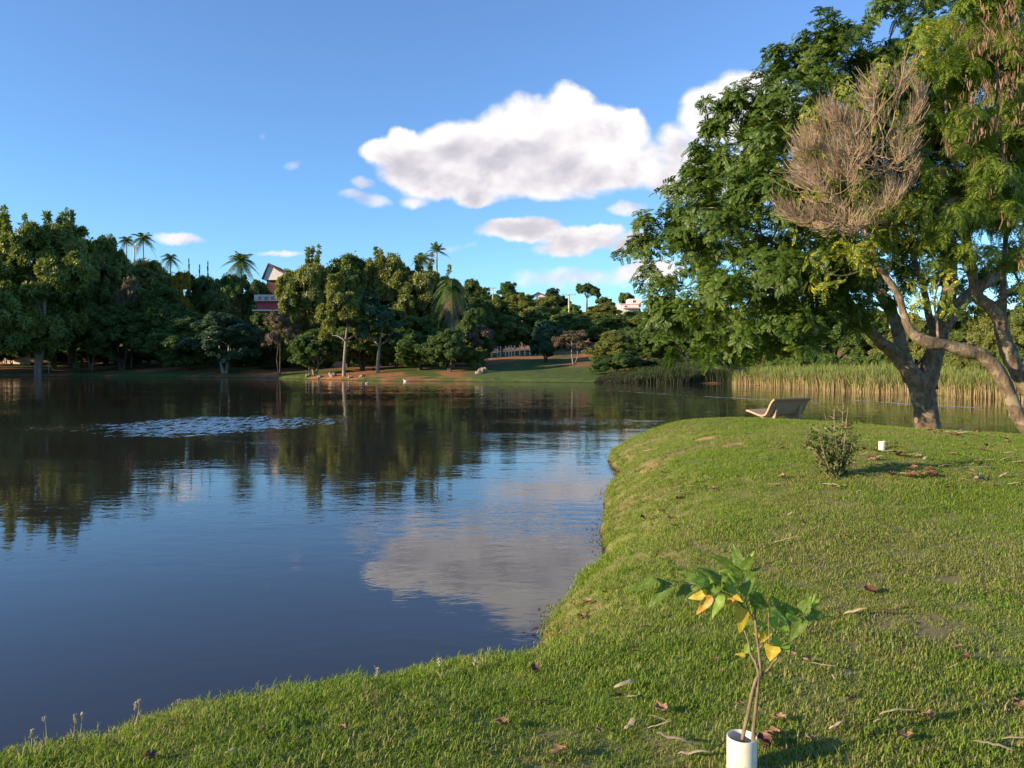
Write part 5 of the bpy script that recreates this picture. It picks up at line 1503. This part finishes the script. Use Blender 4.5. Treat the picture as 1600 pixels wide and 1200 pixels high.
# kind, px, py, length in px, heading in degrees (0 = across the picture), label
PICK = [
    ('leaf', 1032, 1121, 26, 30, 'curled brown leaf on the grass left of the young tree stems'),
    ('leaf', 783, 1142, 24, 70, 'pale brown leaf lying alone on the grass below the long dark pod'),
    ('leaf', 873, 1188, 28, 110, 'tan curled leaf at the bottom edge left of the straw sheath'),
    ('dark', 836, 1055, 20, 10, 'dark red brown leaf near the bend of the water edge'),
    ('wide', 1302, 1070, 18, 80, 'greyish white curled leaf right of the young tree'),
    ('leaf', 935, 1155, 13, 20, 'tiny orange leaf between the tan leaf and the curled brown leaf'),
    ('dark', 1360, 930, 22, 20, 'dark folded leaf above the pair of long pods at right'),
    ('leaf', 1452, 1133, 22, 60, 'rusty leaf in the grass at lower right'),
    ('leaf', 1416, 1166, 24, 150, 'rusty brown leaf left of the bottom right straw'),
    ('wide', 1371, 1140, 18, 20, 'pale crumpled leaf between the straw sheath and the rusty leaf'),
    ('leaf', 1266, 1168, 16, 40, 'small orange brown leaf right of the pipe at the bottom'),
    ('leaf', 1496, 1021, 14, 70, 'small tan leaf alone in the grass at right'),
    ('leaf', 1118, 1040, 10, 0, 'tiny pink brown leaf left of the young tree halfway up its stems'),
    ('leaf', 1240, 1034, 10, 90, 'tiny brown leaf right of the bright yellow leaf'),
    ('leaf', 1259, 1043, 10, 30, 'tiny orange leaf right of its brown neighbour near the young tree'),
    ('dark', 1193, 1172, 30, 20, 'dark brown leaf pile piece touching the pipe'),
    ('leaf', 1208, 1160, 26, 80, 'brown leaf leaning beside the pipe at its right'),
    ('leaf', 1155, 1112, 14, 60, 'small tan leaf behind the young tree stems'),
    ('leaf', 862, 1002, 20, 40, 'red brown leaf close to the tip of the cloud reflection'),
    ('dark', 910, 973, 16, 20, 'dark leaf on the steep bank right of the cloud reflection'),
    ('leaf', 917, 950, 16, 100, 'reddish leaf on the bank above the dark leaf'),
    ('leaf', 895, 952, 12, 0, 'round pale leaf on the bank near the water'),
    ('leaf', 535, 1150, 14, 40, 'brown leaf on the lower left lawn'),
    ('leaf', 490, 1072, 26, 5, 'pale tan leaf on the very edge of the left bank'),
    ('wide', 362, 1186, 28, 75, 'pale curled leaf standing up near the bottom left'),
    ('dark', 235, 1196, 26, 20, 'dark leaf at the bottom edge of the left lawn'),
    ('darkpod', 838, 1113, 62, 4, 'long dark straight pod lying on the grass left of centre'),
    ('darkpod', 1005, 992, 46, -6, 'dark thin pod on the grass left of the young tree'),
    ('darkpod', 1278, 996, 50, -3, 'dark curved pod right of the young tree crown'),
    ('pod', 1416, 957, 52, -8, 'light brown long pod, upper one of the pair at right'),
    ('darkpod', 1386, 965, 44, -14, 'dark long pod, lower one of the pair at right'),
    ('pod', 1420, 909, 36, 8, 'brown pod with a dark end above the pair of long pods'),
    ('strip', 1228, 853, 44, 5, 'thin tan straw on the lawn above the young tree'),
    ('pod', 1085, 889, 44, 2, 'thin pod behind the leftmost leaves of the young tree'),
    ('strip', 1445, 799, 42, -4, 'thin tan straw far right on the mown lawn'),
    ('pod', 1590, 857, 34, 4, 'pod cut by the right edge of the photo'),
    ('wide', 1052, 1170, 60, -35, 'long tan sheath pointing at the pipe from the left'),
    ('wide', 1085, 1194, 52, -20, 'brown broad sheath at the bottom edge just left of the pipe'),
    ('wide', 1308, 1148, 34, 25, 'pale straw piece right of the pipe'),
    ('darkpod', 1325, 1128, 30, 10, 'dark stick like pod above the pale straw piece'),
    ('strip', 1400, 1126, 60, 8, 'grey thin twig like straw at lower right'),
    ('wide', 1553, 1180, 54, -42, 'tan straw slanting down near the bottom right corner'),
    ('wide', 1590, 1172, 44, -28, 'brown straw at the bottom right corner'),
    ('pod', 1455, 1188, 62, 8, 'curved brown pod on the bottom edge at right'),
    ('leaf', 1593, 1116, 26, 10, 'brown leaf on the right edge near the bottom corner'),
    ('strip', 1062, 775, 34, 70, 'upright tan straw pair on the side of the mound'),
    ('strip', 995, 833, 30, 8, 'pale straw low on the mound close to the water'),
]
for (k, px, py, ln, dg, lb) in PICK:
    b = hit(px, py); litter(k, b, ln / F * b[1], math.radians(dg - 90) if k not in ('leaf', 'dark') else math.radians(dg), lb, 'dry leaves and pods on the lawn', lift=.03)
# smaller scattered pieces, thickest under the trees
SMALL = []
for i in range(230):
    if i < 150:
        px, py = gl.uniform(1330, 1600), 672 + 95 * gl.random() ** 1.5
        if px < 1450: py = 690 + 60 * gl.random()
    elif i < 190:
        px, py = gl.uniform(960, 1330), gl.uniform(690, 860)
    else:
        px, py = gl.uniform(850, 1600), gl.uniform(760, 1150)
    b = hit(px, py)
    if b[2] < .1: continue
    k = ['strip', 'strip', 'leaf', 'pod', 'strip', 'wide', 'wide', 'dark'][int(gl.integers(0, 8))]
    ref = [((1378, 700), 'the short pipe stub'), ((1306, 747), 'the little shrub'), ((1450, 668), 'the forked trunk'), ((1580, 690), 'the foot of the leaning tree'), ((1520, 740), 'the end of the shrub shadow'),
           ((1101, 686), 'the left patch of bare earth'), ((1150, 694), 'the right patch of bare earth'), ((1000, 740), 'the notch of the shore'), ((960, 850), 'the steep bank by the water'), ((1221, 655), 'the bench'),
           ((1160, 900), 'the top of the young tree'), ((1160, 1150), 'the planter pipe'), ((1416, 957), 'the pair of long pods'), ((1452, 1133), 'the rusty leaf'), ((1445, 799), 'the far straw'), ((838, 1113), 'the long dark straight pod'),
           ((1590, 857), 'the pod at the right edge'), ((1228, 853), 'the straw above the young tree')]
    rx, rn = min(ref, key=lambda r: math.hypot(r[0][0] - px, (r[0][1] - py) * 1.6))
    side = 'left' if px < rx[0] else 'right'; fb = 'behind' if py < rx[1] else 'in front of'
    nm = {'strip': 'thin tan straw ', 'leaf': 'small brown leaf ', 'pod': 'small brown pod ', 'dark': 'small dark leaf ', 'wide': 'small pale sheath '}[k] + side + ' and ' + fb + ' ' + rn
    near = math.hypot(rx[0] - px, (rx[1] - py) * 1.6)
    size = gl.uniform(.07, .17) if k in ('strip', 'pod', 'wide') else gl.uniform(.04, .075)
    SMALL.append((nm, near, litter(k, b, size * (1.45 if b[1] > 8 else .8), gl.uniform(0, 6.28) if k in ('leaf', 'dark') else math.radians(-90) + gl.normal() * .6, nm, 'small litter scattered on the lawn', lift=.03)))

ORD = ['closest', 'second closest', 'third closest', 'fourth closest', 'fifth closest', 'sixth closest', 'seventh closest', 'eighth closest', 'ninth closest', 'tenth closest', 'eleventh closest', 'twelfth closest', 'thirteenth closest', 'fourteenth closest']
for nm in sorted(set(q[0] for q in SMALL)):
    same = sorted([q for q in SMALL if q[0] == nm], key=lambda q: q[1])
    if len(same) > 1:
        for w_, q in zip(ORD, same): q[2]['label'] = w_ + ' ' + nm

# ------------------------------------------------------------------ scum and bits of leaf along the water's edge
def shore_debris():
    g = np.random.default_rng(3); pts = []
    while len(pts) < 900:
        x = g.uniform(-.6, 3.0, 6000); y = g.uniform(5.0, 19, 6000); s = sdist(NEAR, x, y)
        k = (s < .03) & (s > -.22 * g.random(6000) ** 1.8 - .03) & (wob(x, y, 1.9, 3) > -.25); pts += list(zip(x[k], y[k]))
    mb = MB()
    for (x, y) in pts[:900]:
        r = g.uniform(.006, .022); a = g.uniform(0, 6.28, 5); a.sort(); el = g.uniform(.4, 1)
        z = max(gz(x, y), 0) + .004
        V = [(x + r * math.cos(q), y + r * el * math.sin(q), z + g.uniform(0, .006)) for q in a]; mb.add(V, None, [(0, 1, 2), (0, 2, 3), (0, 3, 4)])
    o = obj('shore_debris', mb.mesh('shore_debris'), M['dark_leaf']); tag(o, 'dark bits of leaf and scum floating along the edge of the near bank', 'debris', kind='stuff')


shore_debris()

# ------------------------------------------------------------------ seed stalks on the edge of the bank
M['stalk'] = plain_mat('dry_stalk', (.30, .30, .12), .7, .2, .2, 30, 0)
M['seed'] = plain_mat('seed_head', (.42, .36, .26), .8, .2, .3, 60, 0)
STALK = [(42, 1192, 50, 1142, 0, 'leaning grassy stalk nearest the bottom left corner'), (70, 1178, 70, 1122, 1, 'straight stalk with a round seed head near the bottom left corner'),
         (108, 1172, 118, 1118, 0, 'feathery stalk in the tallest clump of the left bank'), (118, 1165, 129, 1115, 1, 'stalk with a dark seed head in the tallest clump of the left bank'),
         (208, 1140, 218, 1095, 1, 'stalk with a pale tip right of the tallest clump'), (222, 1138, 212, 1098, 0, 'thin stalk crossing the pale tipped one'),
         (268, 1125, 280, 1094, 0, 'short forked stalk on the left bank'), (690, 1062, 687, 1030, 0, 'brown dry weed on the edge of the bank below the blue water'),
         (585, 1068, 590, 1045, 0, 'tiny stalk on the bank edge near the middle left'), (745, 1050, 742, 1030, 0, 'thin whitish stalk right of the brown dry weed')]
for i, (bx, by, tx, ty, head, lb) in enumerate(STALK):
    gs = np.random.default_rng(300 + i)
    uu = pix_uv(bx, by)[0]
    dd = np.linspace(3, 6, 400); hh = height(uu * dd, dd); k = int(np.argmax((hh - CAMZ) / dd)) if False else int(np.argmin(np.abs((hh - CAMZ) / dd - pix_uv(bx, by)[1]) + (hh < .1) * 9))
    b = np.array([uu * dd[k], dd[k], hh[k]]); e = P(tx, ty, dd[k])
    root = empty('grass_stalk', tuple(b)); tag(root, lb, 'weed', 'seed stalks on the edge of the bank')
    mb = MB(); pts, rad = catmull(np.array([(0, 0, -.02), (e - b) * .5 + np.array([.008, 0, 0]), e - b]), np.array([.0022, .0018, .0012]), 5); mb.tube(pts, rad, 4)
    for q in range(5):
        yaw = gs.uniform(0, 6.28); l = gs.uniform(.05, .11); dv = np.array([math.cos(yaw) * .5, math.sin(yaw) * .5, .9]); w = np.array([-math.sin(yaw), math.cos(yaw), 0]) * .003
        mb.add([-w, w, dv * l * .6 + w * .8, dv * l * .6 - w * .8, dv * l + np.array([dv[0] * l * .4, dv[1] * l * .4, -.01])], [(0, 1, 2, 3)], [(3, 2, 4)])
    if not head:
        for q in range(4):
            p = pts[int(len(pts) * (.45 + .12 * q))] if int(len(pts) * (.45 + .12 * q)) < len(pts) else pts[-1]
            mb.tube([p, p + np.array([gs.uniform(-.03, .03), gs.uniform(-.02, .02), .03])], [.0014, .0008], 3)
    obj('stalk', mb.mesh('stalk'), M['stalk'], root)
    sd = MB(); e_ = e - b
    for q in range(40):
        t = gs.random(); l = .012 if head else .03
        c = e_ + np.array([gs.normal() * .004, gs.normal() * .004, -l * t * 1.4 + .006]); r_ = .0028
        sd.add([c + (r_, 0, 0), c + (0, r_, 0), c - (r_, 0, 0), c - (0, r_, 0), c + (0, 0, r_ * 2), c - (0, 0, r_ * 2)], None, [(0, 1, 4), (1, 2, 4), (2, 3, 4), (3, 0, 4), (1, 0, 5), (2, 1, 5), (3, 2, 5), (0, 3, 5)])
    obj('seed_head', sd.mesh('seed_head'), M['seed'], root)

# ------------------------------------------------------------------ water birds
M['feather'] = plain_mat('white_feathers', (.80, .78, .74), .7, .2, .05, 30, 0)
M['beak'] = plain_mat('orange_beak', (.75, .32, .05), .5, .3, .05, 30, 0)
M['sepia'] = plain_mat('dark_feathers', (.10, .075, .055), .7, .2, .2, 30, 0)


def bird(px, py, size, rz, label, dark=False):
    uu, vv = pix_uv(px, py); d = -CAMZ / vv
    root = empty('duck', (uu * d, d, 0), rz); tag(root, label, 'duck', 'ducks on the lake'); root.scale = (size,) * 3
    mb = MB()
    body = [(-.55, .30, .02), (-.46, .20, .07), (-.28, .12, .17), (0, .09, .215), (.22, .11, .18), (.36, .18, .12), (.40, .30, .075), (.385, .42, .062), (.41, .50, .08), (.46, .525, .085), (.52, .51, .06), (.56, .50, .03)]
    p = np.array([(a, 0, b) for a, b, r in body]); r = np.array([c for _, _, c in body])
    q, rr = catmull(p, r, 4); mb.tube(q, rr, 12)
    for s in (-1, 1):       # folded wings
        w = np.array([(-.50, s * .07, .26), (-.25, s * .17, .22), (.02, s * .205, .17), (.2, s * .16, .17)]); a, b = catmull(w, np.array([.015, .06, .075, .03]), 4); mb.tube(a, b, 6)
    obj('body', mb.mesh('body', True), M['sepia' if dark else 'feather'], root)
    bk = MB(); bk.tube([(.56, 0, .50), (.62, 0, .485), (.68, 0, .475)], [.028, .026, .014], 8); obj('beak', bk.mesh('beak', True), M['beak'], root)


bird(1583, 640, .36, 2.9, 'white duck swimming at the right edge of the lake')
bird(573, 599, .30, .4, 'white duck near the far red bank, leftmost of the three')
bird(633, 596, .45, 2.8, 'white duck near the far red bank, biggest of the three')
bird(693, 595, .28, 3.0, 'white duck near the far red bank, rightmost of the three')

# ------------------------------------------------------------------ houses, poles, fences, rocks
M['wall_white'] = plain_mat('render_white', (.78, .70, .62), .9, .2, .08, 1.2, .1)
M['wall_pink'] = plain_mat('render_pink', (.74, .52, .44), .9, .2, .08, 1.2, .1)
M['wall_shade'] = plain_mat('render_shade_brown', (.12, .06, .05), .9, .2, .12, 1.2, .1)  # dark brown: shade below the gable is put into this wall colour
M['wall_red'] = plain_mat('render_red', (.42, .085, .085), .9, .2, .12, 1.2, .1)
M['roof'] = plain_mat('roof_tiles', (.22, .11, .075), .9, .2, .25, 3, .4)
M['glass'] = plain_mat('window_glass', (.03, .04, .05), .1, .6, .1, 1, 0)
M['wood'] = plain_mat('pale_post', (.60, .52, .40), .85, .2, .2, 3, .2)
M['concrete_pole'] = plain_mat('pole_concrete', (.50, .44, .34), .85, .2, .1, 3, .2)
M['rock'] = plain_mat('rock', (.25, .20, .155), .9, .2, .3, 5, .6, .05)


def house(px, d, label, boxes, roofs, windows=(), name='house', extra=()):
    """boxes: (name, px0, px1, top row, depth m, material); walls run down to the ground"""
    uu = pix_uv(px, 480)[0]; x, y = uu * d, d; z = gz(x, y)
    root = empty(name, (x, y, z)); tag(root, label, 'house')
    def X(p): return pix_uv(p, 480)[0] * d - x
    def Zr(r): return CAMZ + pix_uv(800, r)[1] * d - z
    for (nm, a, b, top, bot, dep, off, mt) in boxes:
        z1 = Zr(top); z0 = Zr(bot) if bot else -2.0
        mb = MB().box(((X(a) + X(b)) / 2, off + dep / 2, (z0 + z1) / 2), (X(b) - X(a), dep, z1 - z0)); obj(nm, mb.mesh(nm), M[mt], root)
    for (a, b, eave, ridge, dep, off, lean) in roofs:     # gable to the camera
        x0, x1, ze, zr = X(a), X(b), Zr(eave), Zr(ridge); xm = x0 + (x1 - x0) * lean; t = .25
        V = []
        for yy in (off - .5, off + dep + .5):
            V += [(x0, yy, ze), (xm, yy, zr), (x1, yy, ze), (x0, yy, ze + t), (xm, yy, zr + t), (x1, yy, ze + t)]
        Q = [(0, 1, 4, 3), (1, 2, 5, 4), (7, 6, 9, 10), (8, 7, 10, 11), (3, 4, 10, 9), (4, 5, 11, 10), (1, 0, 6, 7), (2, 1, 7, 8), (0, 3, 9, 6), (5, 2, 8, 11)]
        mb = MB(); mb.add(V, Q); obj('roof', mb.mesh('roof'), M['roof'], root)
        g2 = MB(); g2.add([(x0 + .3, off, ze - .1), (x1 - .3, off, ze - .1), (xm, off, zr - .05), (x0 + .3, off + .2, ze - .1), (x1 - .3, off + .2, ze - .1), (xm, off + .2, zr - .05)], [(0, 1, 4, 3), (1, 2, 5, 4), (2, 0, 3, 5)], [(0, 2, 1), (3, 4, 5)])
        obj('gable', g2.mesh('gable'), M['wall_white'], root)
    for (a, b, top, bot, off) in windows:
        fr = MB().box(((X(a) + X(b)) / 2, off - .06, (Zr(top) + Zr(bot)) / 2), (X(b) - X(a), .12, Zr(top) - Zr(bot))); f = obj('window', fr.mesh('window'), M['wall_white'], root)
        gl_ = MB().box(((X(a) + X(b)) / 2, off - .13, (Zr(top) + Zr(bot)) / 2), ((X(b) - X(a)) * .78, .06, (Zr(top) - Zr(bot)) * .78)); obj('pane', gl_.mesh('pane'), M['glass'], f)
    return root


h1 = house(428, 178, 'house with a white gable and dark tiled roof among the left trees', [('wall', 414, 450, 434, None, 9, 1.4, 'wall_shade')], [(408, 456, 436, 412, 9, .9, .22)], [])
h4 = house(415, 152, 'low red house front with a pale band under the white gable', [('wall', 398, 434, 462, None, 8, 1.4, 'wall_red'), ('upper_band', 396, 436, 460, 470, .8, .5, 'wall_pink'), ('slab', 395, 437, 484, 486, 1.6, -.4, 'wall_white')],
           [], [(402, 408, 462, 469, .5), (412, 418, 462, 469, .5), (422, 428, 462, 469, .5)])
h2 = house(985, 232, 'pinkish white flat roofed house on the hill at the right of the skyline', [('wall', 970, 999, 475, None, 9, 1, 'wall_white'), ('upper_wall', 984, 1004, 466, 475, 7, 2.2, 'wall_white'), ('parapet', 969, 1000, 474, 475.6, 9.4, .8, 'wall_pink'), ('terrace', 974, 1000, 480, 482, 2, -1, 'wall_pink')],
           [], [(976, 980, 477, 481, 1), (990, 994, 468, 472, 2.2)])
h3 = house(843, 245, 'small house with a tiled roof on the hill skyline between the two poles', [('wall', 839, 852, 463, None, 8, 1, 'wall_pink')], [(831, 855, 463, 457, 8, .8, .4)], [(842, 845, 464, 467, 1)])


def pole(px, top, d, label, arm=True, r=.16, mat='concrete_pole', name='utility_pole', hw=1.3):
    uu = pix_uv(px, 480)[0]; x, y = uu * d, d; z = gz(x, y); zt = CAMZ + pix_uv(px, top)[1] * d - z
    root = empty(name, (x, y, z)); tag(root, label, 'pole')
    obj('post', MB().tube([(0, 0, -.5), (0, 0, zt)], [r * 1.3, r * .8], 10).mesh('post', True), M[mat], root)
    if arm:
        obj('crossarm', MB().box((0, -.2, zt - .3), (hw * 2, .14, .16)).mesh('crossarm'), M[mat], root)
        ins = MB()
        for s in (-.9, -.45, .45, .9): ins.tube([(s * hw, -.2, zt - .22), (s * hw, -.2, zt + .08)], [.07, .05], 6)
        obj('insulators', ins.mesh('insulators'), M['glass'], root)


pole(770, 449, 225, 'plain concrete pole on the skyline left of the dome shaped tree', arm=True, hw=1.0)
pole(889, 459, 178, 'cross armed pole on the skyline left of the flat topped tree', hw=1.6, r=.22)
pole(211, 383, 166, 'cross armed pole in front of the two leaning palms', hw=1.2)


def lamp():
    d = 140; b = P(76, 560, d); b[2] = gz(b[0], d); zt = P(76, 517, d)[2] - b[2]
    root = empty('street_lamp', tuple(b)); tag(root, 'small path lamp right of the pale forked trunk', 'lamp')
    obj('post', MB().tube([(0, 0, -.2), (0, 0, zt)], [.09, .07], 8).mesh('post', True), M['wood'], root)
    obj('lamp_head', MB().tube([(.1, 0, zt), (-.3, 0, zt + .12), (-.7, 0, zt)], [.12, .2, .1], 8).mesh('lamp_head', True), M['wood'], root)


lamp()


def fence(label, spots, d, top, post_w, mat, rail=None, h=None):
    pts = [P(px, 565, d + k * .0) for k, px in enumerate(spots)]
    for p in pts: p[2] = gz(p[0], p[1])
    b = pts[0].copy(); root = empty('fence', tuple(b)); tag(root, label, 'fence')
    for p in pts:
        obj('post', MB().tube([p - b + (0, 0, -.3), p - b + (0, 0, h)], [post_w, post_w * .9], 6).mesh('post'), M[mat], root)
    if rail:
        rl = MB()
        for z_ in rail: rl.tube([p - b + np.array([0, 0, z_]) for p in pts], [.025] * len(pts), 4)
        obj('wires', rl.mesh('wires'), M['concrete_pole'], root)


fence('row of white fence posts behind the red earth', [760, 768, 777, 782, 790, 795, 799, 804, 812, 820, 828, 836], 138, 0, .12, 'wood', (.5, 1.0, 1.5), 1.9)
fence('pale wall posts at the left edge behind the grass', [-18, -8, 2, 9, 20], 160, 0, .16, 'wood', (.7, 1.6), 4.2)


def boundary_wall():
    a = P(-20, 540, 162); c = P(47, 540, 158); z = gz(a[0], a[1])
    root = empty('garden_wall', (a[0], a[1], z)); tag(root, 'grey garden wall at the left edge under the trees', 'wall')
    L = np.linalg.norm(c[:2] - a[:2]); an = math.atan2(c[1] - a[1], c[0] - a[0])
    root.rotation_euler = (0, 0, an)
    obj('panel', MB().box((L / 2, 0, .9), (L, .25, 2.8)).mesh('panel'), M['concrete_pole'], root)
    obj('coping', MB().box((L / 2, 0, 2.36), (L + .1, .4, .12)).mesh('coping'), M['wall_white'], root)


boundary_wall()


def rock(px, py, size, label, group):
    g = np.random.default_rng(int(px)); uu, vv = pix_uv(px, py)
    d = np.linspace(70, 150, 1500); hh = height(uu * d, d); k = int(np.argmax((CAMZ + vv * d) < np.maximum(hh, 0)))
    b = (uu * d[k], d[k], max(hh[k], 0))
    n, m = 7, 10; V = []
    for i in range(n + 1):
        th = math.pi * i / n
        for j in range(m):
            ph = 6.283 * j / m; r = size * (1 + .22 * math.sin(3 * ph + px) * math.sin(th * 2) + .12 * g.normal())
            V.append((r * 1.3 * math.sin(th) * math.cos(ph), r * math.sin(th) * math.sin(ph), r * .75 * math.cos(th) + size * .2))
    Q = [(i * m + j, (i + 1) * m + j, (i + 1) * m + (j + 1) % m, i * m + (j + 1) % m) for i in range(n) for j in range(m)]
    o = obj('rock', mesh('rock', V, Q, smooth=False), M['rock'], loc=b); o.rotation_euler = (0, 0, px); tag(o, label, 'rock', group)


for px, py, s, lb in ((482, 588, .42, 'pale rock on the shore left of the straight pale stem'), (500, 590, .35, 'small pale rock at the foot of the thin pale stems'), (520, 588, .6, 'largest pale rock on the shore left of the straight stem'),
                      (548, 590, .4, 'rock just right of the straight pale stem'), (566, 589, .34, 'small rock between the two slim tree stems'), (755, 582, .7, 'low pinkish rock at the left end of the grass strip'),
                      (748, 584, .4, 'small stone beside the low pinkish rock'), (355, 574, .45, 'pale rock on the shore under the bluish dome')):
    rock(px, py, s, lb, 'rocks along the far shore')

# unseen trees of the same wood, added for shade beyond the left edge of the photo: their shadows lie on the left bank
for i, (x_, y_, h_) in enumerate(((-107, 133, 25), (-112, 123, 27), (-116, 112, 26), (-119, 101, 27), (-122, 90, 26), (-127, 130, 27), (-131, 114, 28), (-103, 147, 26), (-134, 98, 27), (-124, 78, 25))):
    px = 800 + 1200 * x_ / y_; z_ = gz(x_, y_); top = 569 - (z_ + h_ - CAMZ) / y_ * 1200
    plant('plume' if i % 2 else 'round', 'fol_mid', px, y_, top, 17 / y_ * 1200, '%s unseen shade tree beyond the left edge of the photo' % ['broad', 'plumed', 'dense', 'high plumed', 'rounded', 'dark plumed', 'rear rounded', 'rear plumed', 'massive', 'farthest out plumed'][i], k=i % 3)
